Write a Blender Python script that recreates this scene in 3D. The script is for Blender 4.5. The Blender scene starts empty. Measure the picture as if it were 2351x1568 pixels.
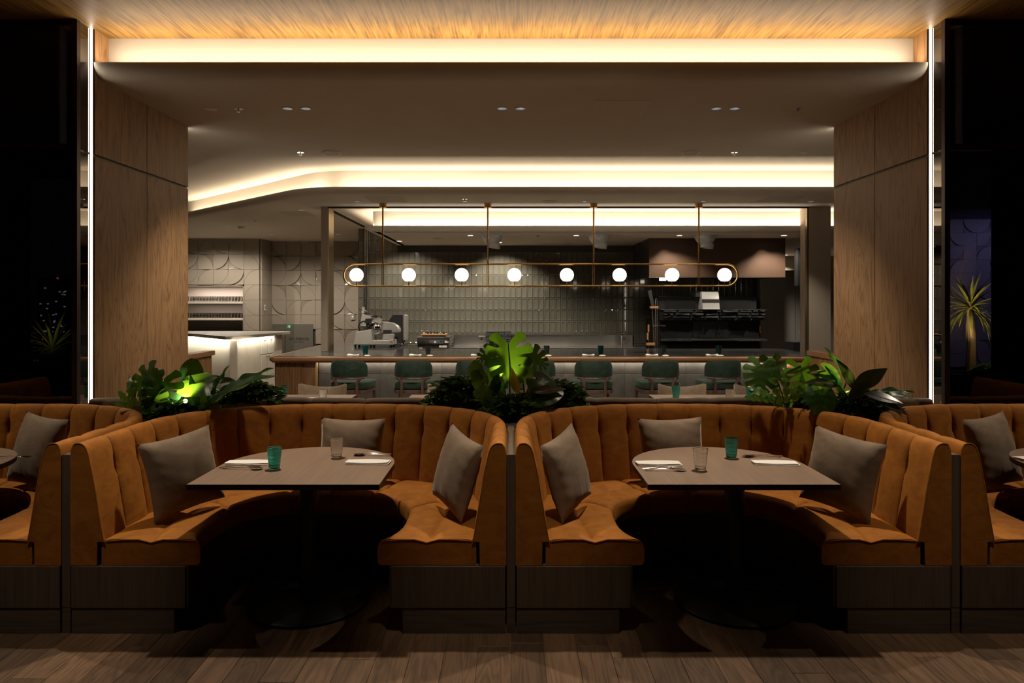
import bpy, bmesh, math, random
from mathutils import Vector, Matrix
random.seed(7)
PI = math.pi
scene = bpy.context.scene
C = scene.collection
# ------------------------------------------------------------------ camera (shift lens, horizon at pixel row 690)
HC, FPX, CX, CY = 1.65, 1600.0, 1173.0, 690.0
cam_d = bpy.data.cameras.new('camera')
cam = bpy.data.objects.new('camera', cam_d)
C.objects.link(cam)
cam.location = (0, 0, HC)
cam.rotation_euler = (PI / 2, 0, 0)
cam_d.sensor_width = 36.0
cam_d.sensor_fit = 'HORIZONTAL'
cam_d.lens = FPX / 2351.0 * 36.0
cam_d.shift_x = (1175.5 - CX) / 2351.0
cam_d.shift_y = -(784.0 - CY) / 2351.0
cam_d.clip_end = 200
scene.camera = cam
def at(px, py, Y):
    return Vector(((px - CX) * Y / FPX, Y, HC - (py - CY) * Y / FPX))
# ------------------------------------------------------------------ world and view
w = bpy.data.worlds.new('night')
scene.world = w
w.use_nodes = True
w.node_tree.nodes['Background'].inputs[0].default_value = (0.012, 0.012, 0.022, 1)
w.node_tree.nodes['Background'].inputs[1].default_value = 0.25
vs = scene.view_settings
vs.view_transform = 'Standard'
vs.look = 'None'
vs.gamma = 1.0
vs.exposure = 0.0
vs.use_curve_mapping = False
cy = scene.cycles
cy.use_denoising = True
cy.max_bounces = 10
cy.diffuse_bounces = 4
cy.glossy_bounces = 4
cy.transmission_bounces = 10
cy.transparent_max_bounces = 8
cy.sample_clamp_indirect = 4.0
cy.caustics_reflective = False
cy.caustics_refractive = False
# ------------------------------------------------------------------ lamps of the room
WARM = (1.0, 0.85, 0.65)
WARM2 = (1.0, 0.85, 0.66)
NEUT = (1.0, 0.89, 0.74)
def area(name, loc, size, power, rot=(0, 0, 0), col=WARM, spread=PI):
    d = bpy.data.lights.new(name, 'AREA')
    d.shape = 'RECTANGLE'
    d.size, d.size_y = size
    d.energy = power
    d.color = col
    d.spread = spread
    o = bpy.data.objects.new(name, d)
    C.objects.link(o)
    o.location = loc
    o.rotation_euler = rot
    return o
def spot(name, loc, target, power, angle, blend=0.5, col=WARM2, radius=0.03):
    d = bpy.data.lights.new(name, 'SPOT')
    d.energy = power
    d.color = col
    d.spot_size = math.radians(angle)
    d.spot_blend = blend
    d.shadow_soft_size = radius
    o = bpy.data.objects.new(name, d)
    C.objects.link(o)
    o.location = loc
    v = Vector(target) - Vector(loc)
    o.rotation_euler = v.to_track_quat('-Z', 'Y').to_euler()
    return o
UP = (PI, 0, 0)
# LED lines in the cove troughs
area('led_cove_front', (0, 5.215, 3.415), (6.05, 0.02), 36, (PI + 0.15, 0, 0), (1.0, 0.80, 0.56))
area('led_cove_middle', (1.1, 8.74, 3.005), (6.6, 0.02), 42, (PI + 0.1, 0, 0), WARM)
area('led_cove_diagonal', (-3.83, 10.13, 3.005), (4.0, 0.02), 25, (PI, 0, -0.757), WARM)
area('led_cove_kitchen', (1.6, 10.21, 2.70), (7.1, 0.02), 42, (PI + 0.1, 0, 0), WARM)
area('led_cove_kitchen_side', (-2.09, 11.4, 2.70), (0.02, 2.3), 10.0, (PI, 0, 0), WARM)
area('led_under_bar', (0.55, 9.205, 0.838), (6.4, 0.015), 15.0, (0.25, 0, 0), NEUT)
area('led_niche_lower', (-6.3, 15.0, 1.58), (1.3, 0.02), 5, (0.0, 0, 0), (1, 0.87, 0.8))
area('led_niche', (-6.3, 15.0, 1.95), (1.3, 0.02), 26, (0.0, 0, 0), (1, 0.87, 0.8))
# narrow downlights above the booths (bare lamps placed by the shadows below; no fittings in the timber ceiling)
for sx in (-1, 1):
    spot('booth_downlight', (sx * 1.42, 4.72, 3.60), (sx * 1.10, 3.45, 0.7), 325, 60, 0.6, WARM2, 0.05)
    spot('side_booth_downlight', (sx * 4.1, 4.5, 3.60), (sx * 3.3, 3.8, 0.5), 200, 56, 0.7)
for x in (-2.2, 0.0, 2.2):
    spot('booth_end_downlight', (x, 2.45, 3.60), (x, 3.42, 0.3), 130, 26, 1.0, WARM2, 0.08)
# downlights of passage, bar and kitchen are placed with their fittings below
# ------------------------------------------------------------------ materials
MATS = {}
def nn(nt, t, **kw):
    n = nt.nodes.new(t)
    for k, v in kw.items():
        setattr(n, k, v)
    return n
def base_mat(name, col=(0.5, 0.5, 0.5), rough=0.5, metal=0.0, spec=0.5, sheen=0.0, sheen_col=None, coat=0.0, trans=0.0, ior=1.45, emis=None, estr=0.0):
    m = bpy.data.materials.new(name)
    m.use_nodes = True
    nt = m.node_tree
    p = nt.nodes['Principled BSDF']
    I = p.inputs
    I['Base Color'].default_value = (*col, 1)
    I['Roughness'].default_value = rough
    I['Metallic'].default_value = metal
    I['Specular IOR Level'].default_value = spec
    I['Sheen Weight'].default_value = sheen
    I['Sheen Roughness'].default_value = 0.4
    if sheen_col: I['Sheen Tint'].default_value = (*sheen_col, 1)
    I['Coat Weight'].default_value = coat
    I['Transmission Weight'].default_value = trans
    I['IOR'].default_value = ior
    if emis:
        I['Emission Color'].default_value = (*emis, 1)
        I['Emission Strength'].default_value = estr
    MATS[name] = m
    return m, nt, p
def coords(nt, scale=(1, 1, 1), rnd=0.0, out='Object'):
    tc = nn(nt, 'ShaderNodeTexCoord')
    mp = nn(nt, 'ShaderNodeMapping')
    mp.inputs['Scale'].default_value = scale
    if rnd:
        oi = nn(nt, 'ShaderNodeObjectInfo')
        mu = nn(nt, 'ShaderNodeVectorMath', operation='MULTIPLY')
        mu.inputs[1].default_value = (rnd, rnd * 1.7, rnd * 2.3)
        nt.links.new(oi.outputs['Random'], mu.inputs[0])
        ad = nn(nt, 'ShaderNodeVectorMath', operation='ADD')
        nt.links.new(tc.outputs[out], ad.inputs[0])
        nt.links.new(mu.outputs[0], ad.inputs[1])
        nt.links.new(ad.outputs[0], mp.inputs['Vector'])
    else:
        nt.links.new(tc.outputs[out], mp.inputs['Vector'])
    return mp.outputs[0]
def noise(nt, vec, scale, detail=4, rough=0.55, dist=0.0):
    n = nn(nt, 'ShaderNodeTexNoise')
    n.inputs['Scale'].default_value = scale
    n.inputs['Detail'].default_value = detail
    n.inputs['Roughness'].default_value = rough
    n.inputs['Distortion'].default_value = dist
    nt.links.new(vec, n.inputs['Vector'])
    return n.outputs['Fac']
def ramp(nt, fac, stops):
    r = nn(nt, 'ShaderNodeValToRGB')
    e = r.color_ramp.elements
    while len(e) < len(stops): e.new(0.5)
    for k, (p, c) in enumerate(stops):
        e[k].position = p
        e[k].color = (*c, 1) if len(c) == 3 else c
    nt.links.new(fac, r.inputs[0])
    return r.outputs[0]
def bump(nt, p, fac, strength=0.2, dist=0.01):
    b = nn(nt, 'ShaderNodeBump')
    b.inputs['Strength'].default_value = strength
    b.inputs['Distance'].default_value = dist
    nt.links.new(fac, b.inputs['Height'])
    nt.links.new(b.outputs[0], p.inputs['Normal'])
def mixc(nt, a, b, fac, mode='MIX'):
    m = nn(nt, 'ShaderNodeMix', data_type='RGBA', blend_type=mode)
    for s, v in ((0, fac), (6, a), (7, b)):
        if hasattr(v, 'is_output'): nt.links.new(v, m.inputs[s])
        else: m.inputs[s].default_value = v if s == 0 else (*v, 1)
    return m.outputs[2]
def wood(name, dark, light, grain, axis, rough=0.45, scale=1.0, rings=9.0, rnd=5.0, fine=60.0, tone=0.0, spec=0.4, ringw=0.6, bstr=0.15):
    """timber whose grain runs along AXIS: long contour rings plus fine pores"""
    m, nt, p = base_mat(name, light, rough, spec=spec)
    sc = [2.6 * scale] * 3; sc[axis] = 0.32 * scale
    v = coords(nt, sc, rnd)
    n1 = noise(nt, v, 1.6, 3, 0.5, 0.6)
    mu = nn(nt, 'ShaderNodeMath', operation='MULTIPLY'); mu.inputs[1].default_value = rings
    nt.links.new(n1, mu.inputs[0])
    pp = nn(nt, 'ShaderNodeMath', operation='PINGPONG'); pp.inputs[1].default_value = 0.5
    nt.links.new(mu.outputs[0], pp.inputs[0])
    ring = ramp(nt, pp.outputs[0], [(0.0, grain), (0.12, dark), (0.5, light)])
    sc2 = [fine * scale] * 3; sc2[axis] = 1.6 * scale
    v2 = coords(nt, sc2, rnd)
    n2 = noise(nt, v2, 1.0, 3, 0.6)
    pore = ramp(nt, n2, [(0.35, dark), (0.6, light)])
    col = mixc(nt, pore, ring, ringw)
    if tone:
        oi = nn(nt, 'ShaderNodeObjectInfo')
        t = ramp(nt, oi.outputs['Random'], [(0.0, (1 - tone,) * 3), (1.0, (1 + tone,) * 3)])
        col = mixc(nt, col, t, 1.0, 'MULTIPLY')
    nt.links.new(col, p.inputs['Base Color'])
    bump(nt, p, n2, bstr, 0.002)
    return m
def plain(name, col, rough=0.5, var=0.0, vscale=8.0, b=0.0, bscale=200.0, **kw):
    m, nt, p = base_mat(name, col, rough, **kw)
    if var:
        f = noise(nt, coords(nt), vscale, 4)
        lo = tuple(c * (1 - var) for c in col); hi = tuple(min(1, c * (1 + var)) for c in col)
        nt.links.new(ramp(nt, f, [(0.3, lo), (0.7, hi)]), p.inputs['Base Color'])
    if b:
        bump(nt, p, noise(nt, coords(nt), bscale, 2), b, 0.002)
    return m
def velvet(name, c1, c2, sheen=0.5, st=(1, 0.8, 0.55), rough=0.75):
    m, nt, p = base_mat(name, c1, rough, spec=0.25, sheen=sheen, sheen_col=st)
    v = coords(nt, (1, 1, 1.6), 3.0)
    f = noise(nt, v, 7.0, 5, 0.6, 1.6)
    nt.links.new(ramp(nt, f, [(0.36, c1), (0.66, c2)]), p.inputs['Base Color'])
    bump(nt, p, noise(nt, coords(nt), 420, 2), 0.12, 0.001)
    return m
def emission(name, col, s):
    m = bpy.data.materials.new(name); m.use_nodes = True
    nt = m.node_tree; nt.nodes.clear()
    e = nn(nt, 'ShaderNodeEmission'); e.inputs[0].default_value = (*col, 1); e.inputs[1].default_value = s
    o = nn(nt, 'ShaderNodeOutputMaterial'); nt.links.new(e.outputs[0], o.inputs[0])
    MATS[name] = m
    return m
def leafmat(name, c1, c2, tcol, trans=0.4, rough=0.35):
    m, nt, p = base_mat(name, c1, rough, spec=0.5)
    f = noise(nt, coords(nt, rnd=4.0), 9.0, 3)
    nt.links.new(ramp(nt, f, [(0.35, c1), (0.7, c2)]), p.inputs['Base Color'])
    t = nn(nt, 'ShaderNodeBsdfTranslucent'); t.inputs[0].default_value = (*tcol, 1)
    mx = nn(nt, 'ShaderNodeMixShader'); mx.inputs[0].default_value = trans
    out = nt.nodes['Material Output']
    nt.links.new(p.outputs[0], mx.inputs[1]); nt.links.new(t.outputs[0], mx.inputs[2]); nt.links.new(mx.outputs[0], out.inputs[0])
    return m
def glazing(name, tint, refl=0.5, ior=1.5, rough=0.0):
    """tinted pane: darkened see-through with a Fresnel mirror on top"""
    m = bpy.data.materials.new(name); m.use_nodes = True
    nt = m.node_tree; nt.nodes.clear()
    tr = nn(nt, 'ShaderNodeBsdfTransparent'); tr.inputs[0].default_value = (*tint, 1)
    gl = nn(nt, 'ShaderNodeBsdfGlossy'); gl.inputs[0].default_value = (refl, refl * 0.93, refl * 0.85, 1); gl.inputs['Roughness'].default_value = rough
    fr = nn(nt, 'ShaderNodeFresnel'); fr.inputs[0].default_value = ior
    mx = nn(nt, 'ShaderNodeMixShader'); o = nn(nt, 'ShaderNodeOutputMaterial')
    nt.links.new(fr.outputs[0], mx.inputs[0]); nt.links.new(tr.outputs[0], mx.inputs[1]); nt.links.new(gl.outputs[0], mx.inputs[2]); nt.links.new(mx.outputs[0], o.inputs[0])
    MATS[name] = m
    return m
wood('ceiling_timber', (0.115, 0.060, 0.018), (0.33, 0.185, 0.048), (0.085, 0.042, 0.014), 1, 0.5, 1.6, 7, 0, 46, 0, ringw=0.3, bstr=0.5)
wood('oak_panel', (0.27, 0.146, 0.064), (0.37, 0.21, 0.096), (0.13, 0.068, 0.03), 2, 0.5, 1.25, 13, 6, 75, 0.08, ringw=0.7)
wood('dark_oak', (0.066, 0.046, 0.032), (0.105, 0.075, 0.053), (0.052, 0.036, 0.025), 2, 0.55, 1.2, 6, 4, 110, 0.06, ringw=0.3)
wood('dark_oak_flat', (0.066, 0.046, 0.032), (0.105, 0.075, 0.053), (0.052, 0.036, 0.025), 0, 0.55, 1.2, 8, 4, 110, 0.06, ringw=0.4)
wood('floor_oak', (0.078, 0.044, 0.025), (0.14, 0.082, 0.046), (0.05, 0.028, 0.016), 1, 0.42, 2.2, 9, 9, 70, 0.38, ringw=0.6, bstr=0.3)
wood('table_top', (0.215, 0.144, 0.102), (0.285, 0.195, 0.14), (0.18, 0.12, 0.085), 1, 0.42, 1.3, 4, 3, 120, 0.0, ringw=0.25)
wood('rail_oak', (0.22, 0.105, 0.045), (0.32, 0.16, 0.07), (0.16, 0.075, 0.03), 0, 0.33, 1.2, 5, 4, 60, 0.0)
wood('fluted_oak', (0.17, 0.085, 0.035), (0.26, 0.135, 0.058), (0.12, 0.06, 0.025), 2, 0.45, 1.2, 5, 4, 60, 0.0)
wood('walnut', (0.085, 0.047, 0.034), (0.13, 0.075, 0.054), (0.06, 0.034, 0.025), 2, 0.38, 2.0, 4, 3, 80)
plain('table_edge', (0.045, 0.03, 0.024), 0.45)
velvet('orange_velvet', (0.235, 0.080, 0.008), (0.325, 0.118, 0.013), 0.08, (1, 0.6, 0.2))
velvet('taupe_velvet', (0.16, 0.11, 0.07), (0.21, 0.15, 0.10), 0.3, (1, 0.85, 0.65))
velvet('pillow_cloth', (0.165, 0.116, 0.078), (0.21, 0.151, 0.104), 0.2, (1, 0.9, 0.75))
velvet('green_velvet', (0.014, 0.027, 0.018), (0.028, 0.046, 0.032), 0.15, (0.6, 0.9, 0.65))
velvet('beige_velvet', (0.17, 0.12, 0.075), (0.22, 0.16, 0.105), 0.3, (1, 0.85, 0.65))
plain('ceiling_paint', (0.50, 0.44, 0.36), 0.85, 0.03, 3.0)
plain('bar_bounce_paint', (0.62, 0.56, 0.47), 0.85, 0.03, 3.0)  # ceiling paint lightened over the bar to stand in for bounced light
plain('kitchen_bounce_paint', (0.80, 0.75, 0.66), 0.85, 0.02, 3.0)  # ceiling paint, lighter still: missing kitchen bounce light put into the colour
plain('cove_paint', (0.62, 0.57, 0.49), 0.8)
plain('white_plaster', (0.56, 0.52, 0.47), 0.85)
plain('column_paint', (0.40, 0.33, 0.26), 0.55)
plain('bronze', (0.36, 0.27, 0.16), 0.33, metal=0.9)
plain('brown_frame', (0.045, 0.022, 0.018), 0.35, metal=0.4)
plain('black_metal', (0.008, 0.009, 0.010), 0.42, spec=0.5)
plain('black_paint', (0.006, 0.006, 0.006), 0.75, spec=0.25)
plain('brass', (0.62, 0.36, 0.12), 0.24, metal=1.0)
plain('steel', (0.52, 0.50, 0.47), 0.26, 0.08, 3.0, metal=1.0)
plain('steel_satin', (0.50, 0.47, 0.44), 0.42, 0.06, 2.0, metal=0.6)
plain('chrome', (0.75, 0.74, 0.72), 0.10, metal=1.0)
plain('galvanised', (0.74, 0.76, 0.78), 0.35, 0.12, 9.0, metal=0.3)
plain('silver_paint', (0.70, 0.68, 0.64), 0.27, metal=0.6)
plain('graphite', (0.03, 0.03, 0.032), 0.45)
plain('copper_cladding', (0.095, 0.054, 0.034), 0.42, 0.12, 2.0, metal=0.35, b=0.1, bscale=400)
plain('stone_top', (0.040, 0.040, 0.040), 0.16, 0.5, 14.0, coat=0.2)
plain('kitchen_glaze', (0.105, 0.099, 0.078), 0.09, 0.2, 1.4, coat=0.5)
plain('grout', (0.06, 0.056, 0.045), 0.8)
plain('arc_matte', (0.30, 0.255, 0.205), 0.6)
plain('arc_gloss', (0.30, 0.26, 0.215), 0.13, b=0.35, bscale=14)
plain('cream_lacquer', (0.62, 0.57, 0.46), 0.5, 0.06, 6.0)
plain('cream_top', (0.50, 0.475, 0.40), 0.2)
plain('grey_door', (0.125, 0.115, 0.095), 0.55)
plain('dark_print', (0.02, 0.02, 0.018), 0.7)
plain('white_print', (0.75, 0.75, 0.72), 0.6)
plain('red_plastic', (0.5, 0.04, 0.02), 0.4)
plain('yellow_print', (0.6, 0.45, 0.05), 0.6)
plain('panel_blue', (0.10, 0.13, 0.15), 0.4)
plain('linen', (0.88, 0.86, 0.83), 0.9, b=0.2, bscale=600)
plain('porcelain', (0.75, 0.68, 0.55), 0.3)
plain('soil', (0.018, 0.012, 0.008), 0.95, 0.4, 40)
plain('stalk', (0.06, 0.09, 0.02), 0.5)
plain('bark', (0.12, 0.08, 0.045), 0.8, 0.3, 30)
plain('tan_wood', (0.42, 0.20, 0.075), 0.45)
plain('fitting_white', (0.62, 0.58, 0.50), 0.6)
plain('lens_reflector', (0.55, 0.60, 0.66), 0.18, metal=1.0, emis=(0.62, 0.80, 1.0), estr=0.22)  # faint bluish emission stands in for the glitter of the lamp reflectors
plain('rough_stone', (0.016, 0.017, 0.018), 0.8, 0.4, 30, b=0.6, bscale=40)
plain('dark_wall', (0.03, 0.027, 0.024), 0.7)
m_, nt_, p_ = base_mat('stone_front', (0.2, 0.18, 0.155), 0.6)
v_ = coords(nt_, rnd=3.0)
a_ = ramp(nt_, noise(nt_, v_, 5, 4), [(0.3, (0.052, 0.046, 0.038)), (0.7, (0.088, 0.079, 0.066))])
vo_ = nn(nt_, 'ShaderNodeTexVoronoi'); vo_.inputs['Scale'].default_value = 55
nt_.links.new(v_, vo_.inputs['Vector'])
b_ = ramp(nt_, vo_.outputs['Distance'], [(0.08, (0.16, 0.15, 0.13)), (0.2, (0, 0, 0))])
nt_.links.new(mixc(nt_, a_, b_, 0.5, 'ADD'), p_.inputs['Base Color'])
base_mat('glass_clear', (1.0, 1.0, 1.0), 0.02, trans=1.0, ior=1.45)
base_mat('glass_teal', (0.22, 0.72, 0.68), 0.02, trans=1.0, ior=1.45)
base_mat('glass_deep_teal', (0.05, 0.44, 0.44), 0.02, trans=1.0, ior=1.45)
base_mat('glass_smoke', (0.30, 0.42, 0.42), 0.02, trans=1.0, ior=1.45)
emission('led_white', (1.0, 0.87, 0.70), 17.0)
emission('led_cove', (1.0, 0.80, 0.55), 4.0)
emission('globe_glow', (1.0, 0.86, 0.64), 3.0)
emission('lamp_glow', (1.0, 0.88, 0.70), 9.0)
emission('plant_lamp_glow', (1.0, 0.97, 0.86), 40.0)
emission('city_white', (0.7, 0.85, 1.0), 0.5)
emission('city_red', (1.0, 0.05, 0.12), 1.0)
emission('city_magenta', (0.8, 0.05, 0.5), 0.25)
emission('exit_green', (0.02, 0.35, 0.16), 0.5)
emission('tiny_green', (0.3, 1.0, 0.6), 4.0)
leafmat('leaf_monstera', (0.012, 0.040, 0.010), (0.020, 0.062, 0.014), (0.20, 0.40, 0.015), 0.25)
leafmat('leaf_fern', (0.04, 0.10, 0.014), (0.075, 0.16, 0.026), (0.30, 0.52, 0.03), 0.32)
leafmat('leaf_bush', (0.045, 0.095, 0.022), (0.09, 0.16, 0.04), (0.10, 0.25, 0.02), 0.15)
leafmat('leaf_rubber', (0.022, 0.018, 0.012), (0.04, 0.03, 0.018), (0.10, 0.12, 0.02), 0.2, 0.22)
leafmat('leaf_strap', (0.02, 0.05, 0.016), (0.035, 0.075, 0.022), (0.13, 0.38, 0.03), 0.25, 0.3)
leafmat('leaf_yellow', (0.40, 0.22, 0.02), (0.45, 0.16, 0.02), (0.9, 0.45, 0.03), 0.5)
leafmat('leaf_yucca', (0.12, 0.14, 0.025), (0.2, 0.2, 0.04), (0.5, 0.55, 0.06), 0.3)
glazing('dark_glass', (0.40, 0.37, 0.40), 0.85, 1.6)
glazing('thin_glass', (0.93, 0.93, 0.93), 0.9, 1.6)
glazing('side_glass', (0.10, 0.09, 0.08), 0.75, 2.6)
# ------------------------------------------------------------------ mesh helpers
class MB:
    def __init__(s): s.v = []; s.f = []; s.mi = []; s.cur = 0
    def add(s, vs, fs):
        o = len(s.v); s.v += [tuple(x) for x in vs]
        for f in fs: s.f.append(tuple(i + o for i in f)); s.mi.append(s.cur)
        return s
    def box(s, x0, x1, y0, y1, z0, z1):
        vs = [(x, y, z) for z in (z0, z1) for y in (y0, y1) for x in (x0, x1)]
        return s.add(vs, [(0, 2, 3, 1), (4, 5, 7, 6), (0, 1, 5, 4), (2, 6, 7, 3), (0, 4, 6, 2), (1, 3, 7, 5)])
    def prism(s, poly, z0, z1, ax=2):
        """poly of 2-D points pushed from z0 to z1 along axis AX (2: xy->z, 1: xz->y, 0: yz->x)"""
        n = len(poly)
        ar = sum(poly[i][0] * poly[(i + 1) % n][1] - poly[(i + 1) % n][0] * poly[i][1] for i in range(n))
        if ar < 0: poly = poly[::-1]
        def P(p, h):
            return (p[0], p[1], h) if ax == 2 else ((p[0], h, p[1]) if ax == 1 else (h, p[0], p[1]))
        vs = [P(p, z0) for p in poly] + [P(p, z1) for p in poly]
        fs = [tuple(range(n))[::-1], tuple(range(n, 2 * n))] + [(i, (i + 1) % n, n + (i + 1) % n, n + i) for i in range(n)]
        return s.add(vs, fs)
    def tube(s, pts, r, seg=8, closed=False, caps=True, flat=1.0):
        pts = [Vector(p) for p in pts]; n = len(pts)
        rs = r if isinstance(r, (list, tuple)) else [r] * n
        vs = []; up = Vector((0, 0, 1)); last = None
        for i, p in enumerate(pts):
            a = pts[i - 1] if (i > 0 or closed) else p
            b = pts[(i + 1) % n] if (i < n - 1 or closed) else p
            t = (b - a).normalized()
            ref = last if last is not None else (up if abs(t.z) < 0.95 else Vector((1, 0, 0)))
            u = t.cross(ref)
            if u.length < 1e-6: u = t.cross(Vector((0, 1, 0)))
            u.normalize(); v = u.cross(t).normalized(); last = v
            for k in range(seg):
                a_ = 2 * PI * k / seg
                vs.append(p + u * math.cos(a_) * rs[i] + v * math.sin(a_) * rs[i] * flat)
        fs = []
        for i in range(n if closed else n - 1):
            j = (i + 1) % n
            for k in range(seg):
                k2 = (k + 1) % seg
                fs.append((i * seg + k, i * seg + k2, j * seg + k2, j * seg + k))
        if caps and not closed:
            fs.append(tuple(range(seg))[::-1]); fs.append(tuple((n - 1) * seg + k for k in range(seg)))
        return s.add(vs, fs)
    def lathe(s, prof, c=(0, 0, 0), seg=24, M=None):
        """prof: (r, z) list, spun about z"""
        vs = []; n = len(prof)
        for r, z in prof:
            for k in range(seg):
                a = 2 * PI * k / seg
                p = Vector((r * math.cos(a), r * math.sin(a), z))
                if M is not None: p = M @ p
                vs.append((p.x + c[0], p.y + c[1], p.z + c[2]))
        fs = []
        for i in range(n - 1):
            for k in range(seg):
                k2 = (k + 1) % seg
                fs.append((i * seg + k, i * seg + k2, (i + 1) * seg + k2, (i + 1) * seg + k))
        if prof[0][0] > 1e-5: fs.append(tuple(range(seg))[::-1])
        if prof[-1][0] > 1e-5: fs.append(tuple((n - 1) * seg + k for k in range(seg)))
        return s.add(vs, fs)
    def grid(s, nu, nv, fn, closed_u=False):
        vs = [fn(i / (nu - (0 if closed_u else 1)), j / (nv - 1)) for i in range(nu) for j in range(nv)]
        fs = []
        for i in range(nu if closed_u else nu - 1):
            i2 = (i + 1) % nu
            for j in range(nv - 1):
                fs.append((i * nv + j, i2 * nv + j, i2 * nv + j + 1, i * nv + j + 1))
        return s.add(vs, fs)
    def mesh(s, name, mats, smooth=False, bevel=0.0, segs=2, weld=True, angle=35):
        me = bpy.data.meshes.new(name)
        me.from_pydata(s.v, [], s.f)
        for m in (mats if isinstance(mats, (list, tuple)) else [mats]): me.materials.append(MATS[m])
        if any(s.mi): me.polygons.foreach_set('material_index', s.mi)
        bm = bmesh.new(); bm.from_mesh(me)
        if weld: bmesh.ops.remove_doubles(bm, verts=bm.verts, dist=1e-5)
        bmesh.ops.dissolve_degenerate(bm, edges=bm.edges, dist=1e-6)
        bmesh.ops.recalc_face_normals(bm, faces=bm.faces)
        if bevel:
            ed = [e for e in bm.edges if len(e.link_faces) == 2 and e.calc_face_angle(0) > 0.5]
            bmesh.ops.bevel(bm, geom=ed, offset=bevel, segments=segs, profile=0.6, affect='EDGES', clamp_overlap=True)
        if smooth:
            lim = math.radians(angle)
            for f in bm.faces: f.smooth = True
            for e in bm.edges:
                if len(e.link_faces) != 2 or e.calc_face_angle(0) > lim: e.smooth = False
        bm.to_mesh(me); bm.free()
        return me
    def build(s, name, mats, parent=None, **kw):
        return link(name, s.mesh(name, mats, **kw), parent)
def link(name, me, parent=None, loc=None, rot=None):
    o = bpy.data.objects.new(name, me); C.objects.link(o)
    if parent is not None: o.parent = parent
    if loc is not None: o.location = loc
    if rot is not None: o.rotation_euler = rot
    return o
def tag(o, label, cat, group=None):
    o['label'] = label; o['category'] = cat
    if group: o['group'] = group
    return o
def thing(name, label, cat, loc=(0, 0, 0), rz=0.0, group=None):
    o = bpy.data.objects.new(name, None); C.objects.link(o)
    o.location = loc; o.rotation_euler = (0, 0, rz); o.empty_display_size = 0.1
    return tag(o, label, cat, group)
def struct(name, mb, mats, parent=None, **kw):
    o = mb.build(name, mats, parent, **kw)
    o['kind'] = 'structure'
    return o
KIDS = {}
def copy_tree(o, parent=None):
    c = o.copy(); C.objects.link(c)
    if parent is not None: c.parent = parent
    for ch in list(o.children): copy_tree(ch, c)
    return c
def again(o, label, loc, rz=0.0, group=None):
    c = copy_tree(o); c.location = loc; c.rotation_euler = (0, 0, rz); c['label'] = label
    if group: c['group'] = group
    return c
def text_part(name, s, size, mat, parent, loc, rot=(PI / 2, 0, 0), align='CENTER'):
    cu = bpy.data.curves.new(name, 'FONT'); cu.body = s; cu.size = size; cu.align_x = align; cu.extrude = 0.0006
    t = bpy.data.objects.new(name + '_tmp', cu); C.objects.link(t)
    bpy.context.view_layer.update()
    me = bpy.data.meshes.new_from_object(t.evaluated_get(bpy.context.evaluated_depsgraph_get()))
    me.materials.clear(); me.materials.append(MATS[mat])
    bpy.data.objects.remove(t)
    return link(name, me, parent, loc, rot)
def arc(cx, cy, r, a0, a1, n):
    return [(cx + r * math.cos(a0 + (a1 - a0) * k / n), cy + r * math.sin(a0 + (a1 - a0) * k / n)) for k in range(n + 1)]
# ================================================================== the setting
def on_ceiling(px, py, zc):
    s = (CY - py) / (zc - HC)
    return ((px - CX) / s, FPX / s, zc)
def sweep(mb, path, prof, closed_prof=True):
    """prof of (d, z) carried along a 2-D path; d is measured along the left-hand normal of the path"""
    n = len(path); m = len(prof); vs = []
    for i, p in enumerate(path):
        a = Vector(path[max(i - 1, 0)]); b = Vector(path[min(i + 1, n - 1)])
        t = (b - a).normalized(); nx, ny = -t.y, t.x
        for d, z in prof: vs.append((p[0] + nx * d, p[1] + ny * d, z))
    fs = []
    for i in range(n - 1):
        for j in range(m if closed_prof else m - 1):
            k = (j + 1) % m
            fs.append((i * m + j, (i + 1) * m + j, (i + 1) * m + k, i * m + k))
    if closed_prof:
        fs.append(tuple(range(m))); fs.append(tuple((n - 1) * m + k for k in range(m))[::-1])
    return mb.add(vs, fs)
def fillet(p, a, b, r, n=8):
    """round the corner p between a and b"""
    p, a, b = Vector(p), Vector(a), Vector(b)
    u = (a - p).normalized(); v = (b - p).normalized()
    ang = math.acos(max(-1, min(1, u.dot(v)))); t = r / math.tan(ang / 2)
    c = p + (u + v).normalized() * (r / math.sin(ang / 2))
    s, e = p + u * t - c, p + v * t - c
    a0, a1 = math.atan2(s.y, s.x), math.atan2(e.y, e.x)
    while a1 - a0 > PI: a1 -= 2 * PI
    while a0 - a1 > PI: a1 += 2 * PI
    return arc(c.x, c.y, r, a0, a1, n)
def DG(y): return 3.42 + 0.566 * (y - 6.64)      # slanting outer walls past the opening
OPX, OY0, OY1 = 3.07, 5.13, 6.64          # side walls of the opening
ZW, ZP, ZB, ZK = 3.65, 3.30, 2.97, 2.66   # timber, passage, bar and kitchen ceilings
# floor: base slab + planks where they can be seen
fl = struct('floor', MB().box(-9, 9, -2.5, 16.5, -0.06, -0.004), 'floor_oak')
pm = {}
PW = 0.156
for i in range(-19, 19):
    y = 1.9 - random.random() * 1.2
    while y < 4.9:
        L = random.choice((0.9, 1.2, 1.5, 1.8))
        if L not in pm:
            pm[L] = MB().box(0.0008, PW - 0.0008, 0.0008, L - 0.0008, -0.012, 0.0).mesh('plank', 'floor_oak', bevel=0.0012, segs=1)
        if y + L > 2.4:
            link('plank', pm[L], fl, (i * PW, y, 0))
        y += L
# timber ceiling over the booths
struct('ceiling_timber', MB().box(-6.2, 6.2, -2.5, 5.34, ZW, ZW + 0.08), 'ceiling_timber')
# cove back wall above the opening
struct('wall_cove', MB().box(-OPX - 0.1, OPX + 0.1, 5.32, 5.40, ZP + 0.03, ZW), 'white_plaster')
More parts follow.
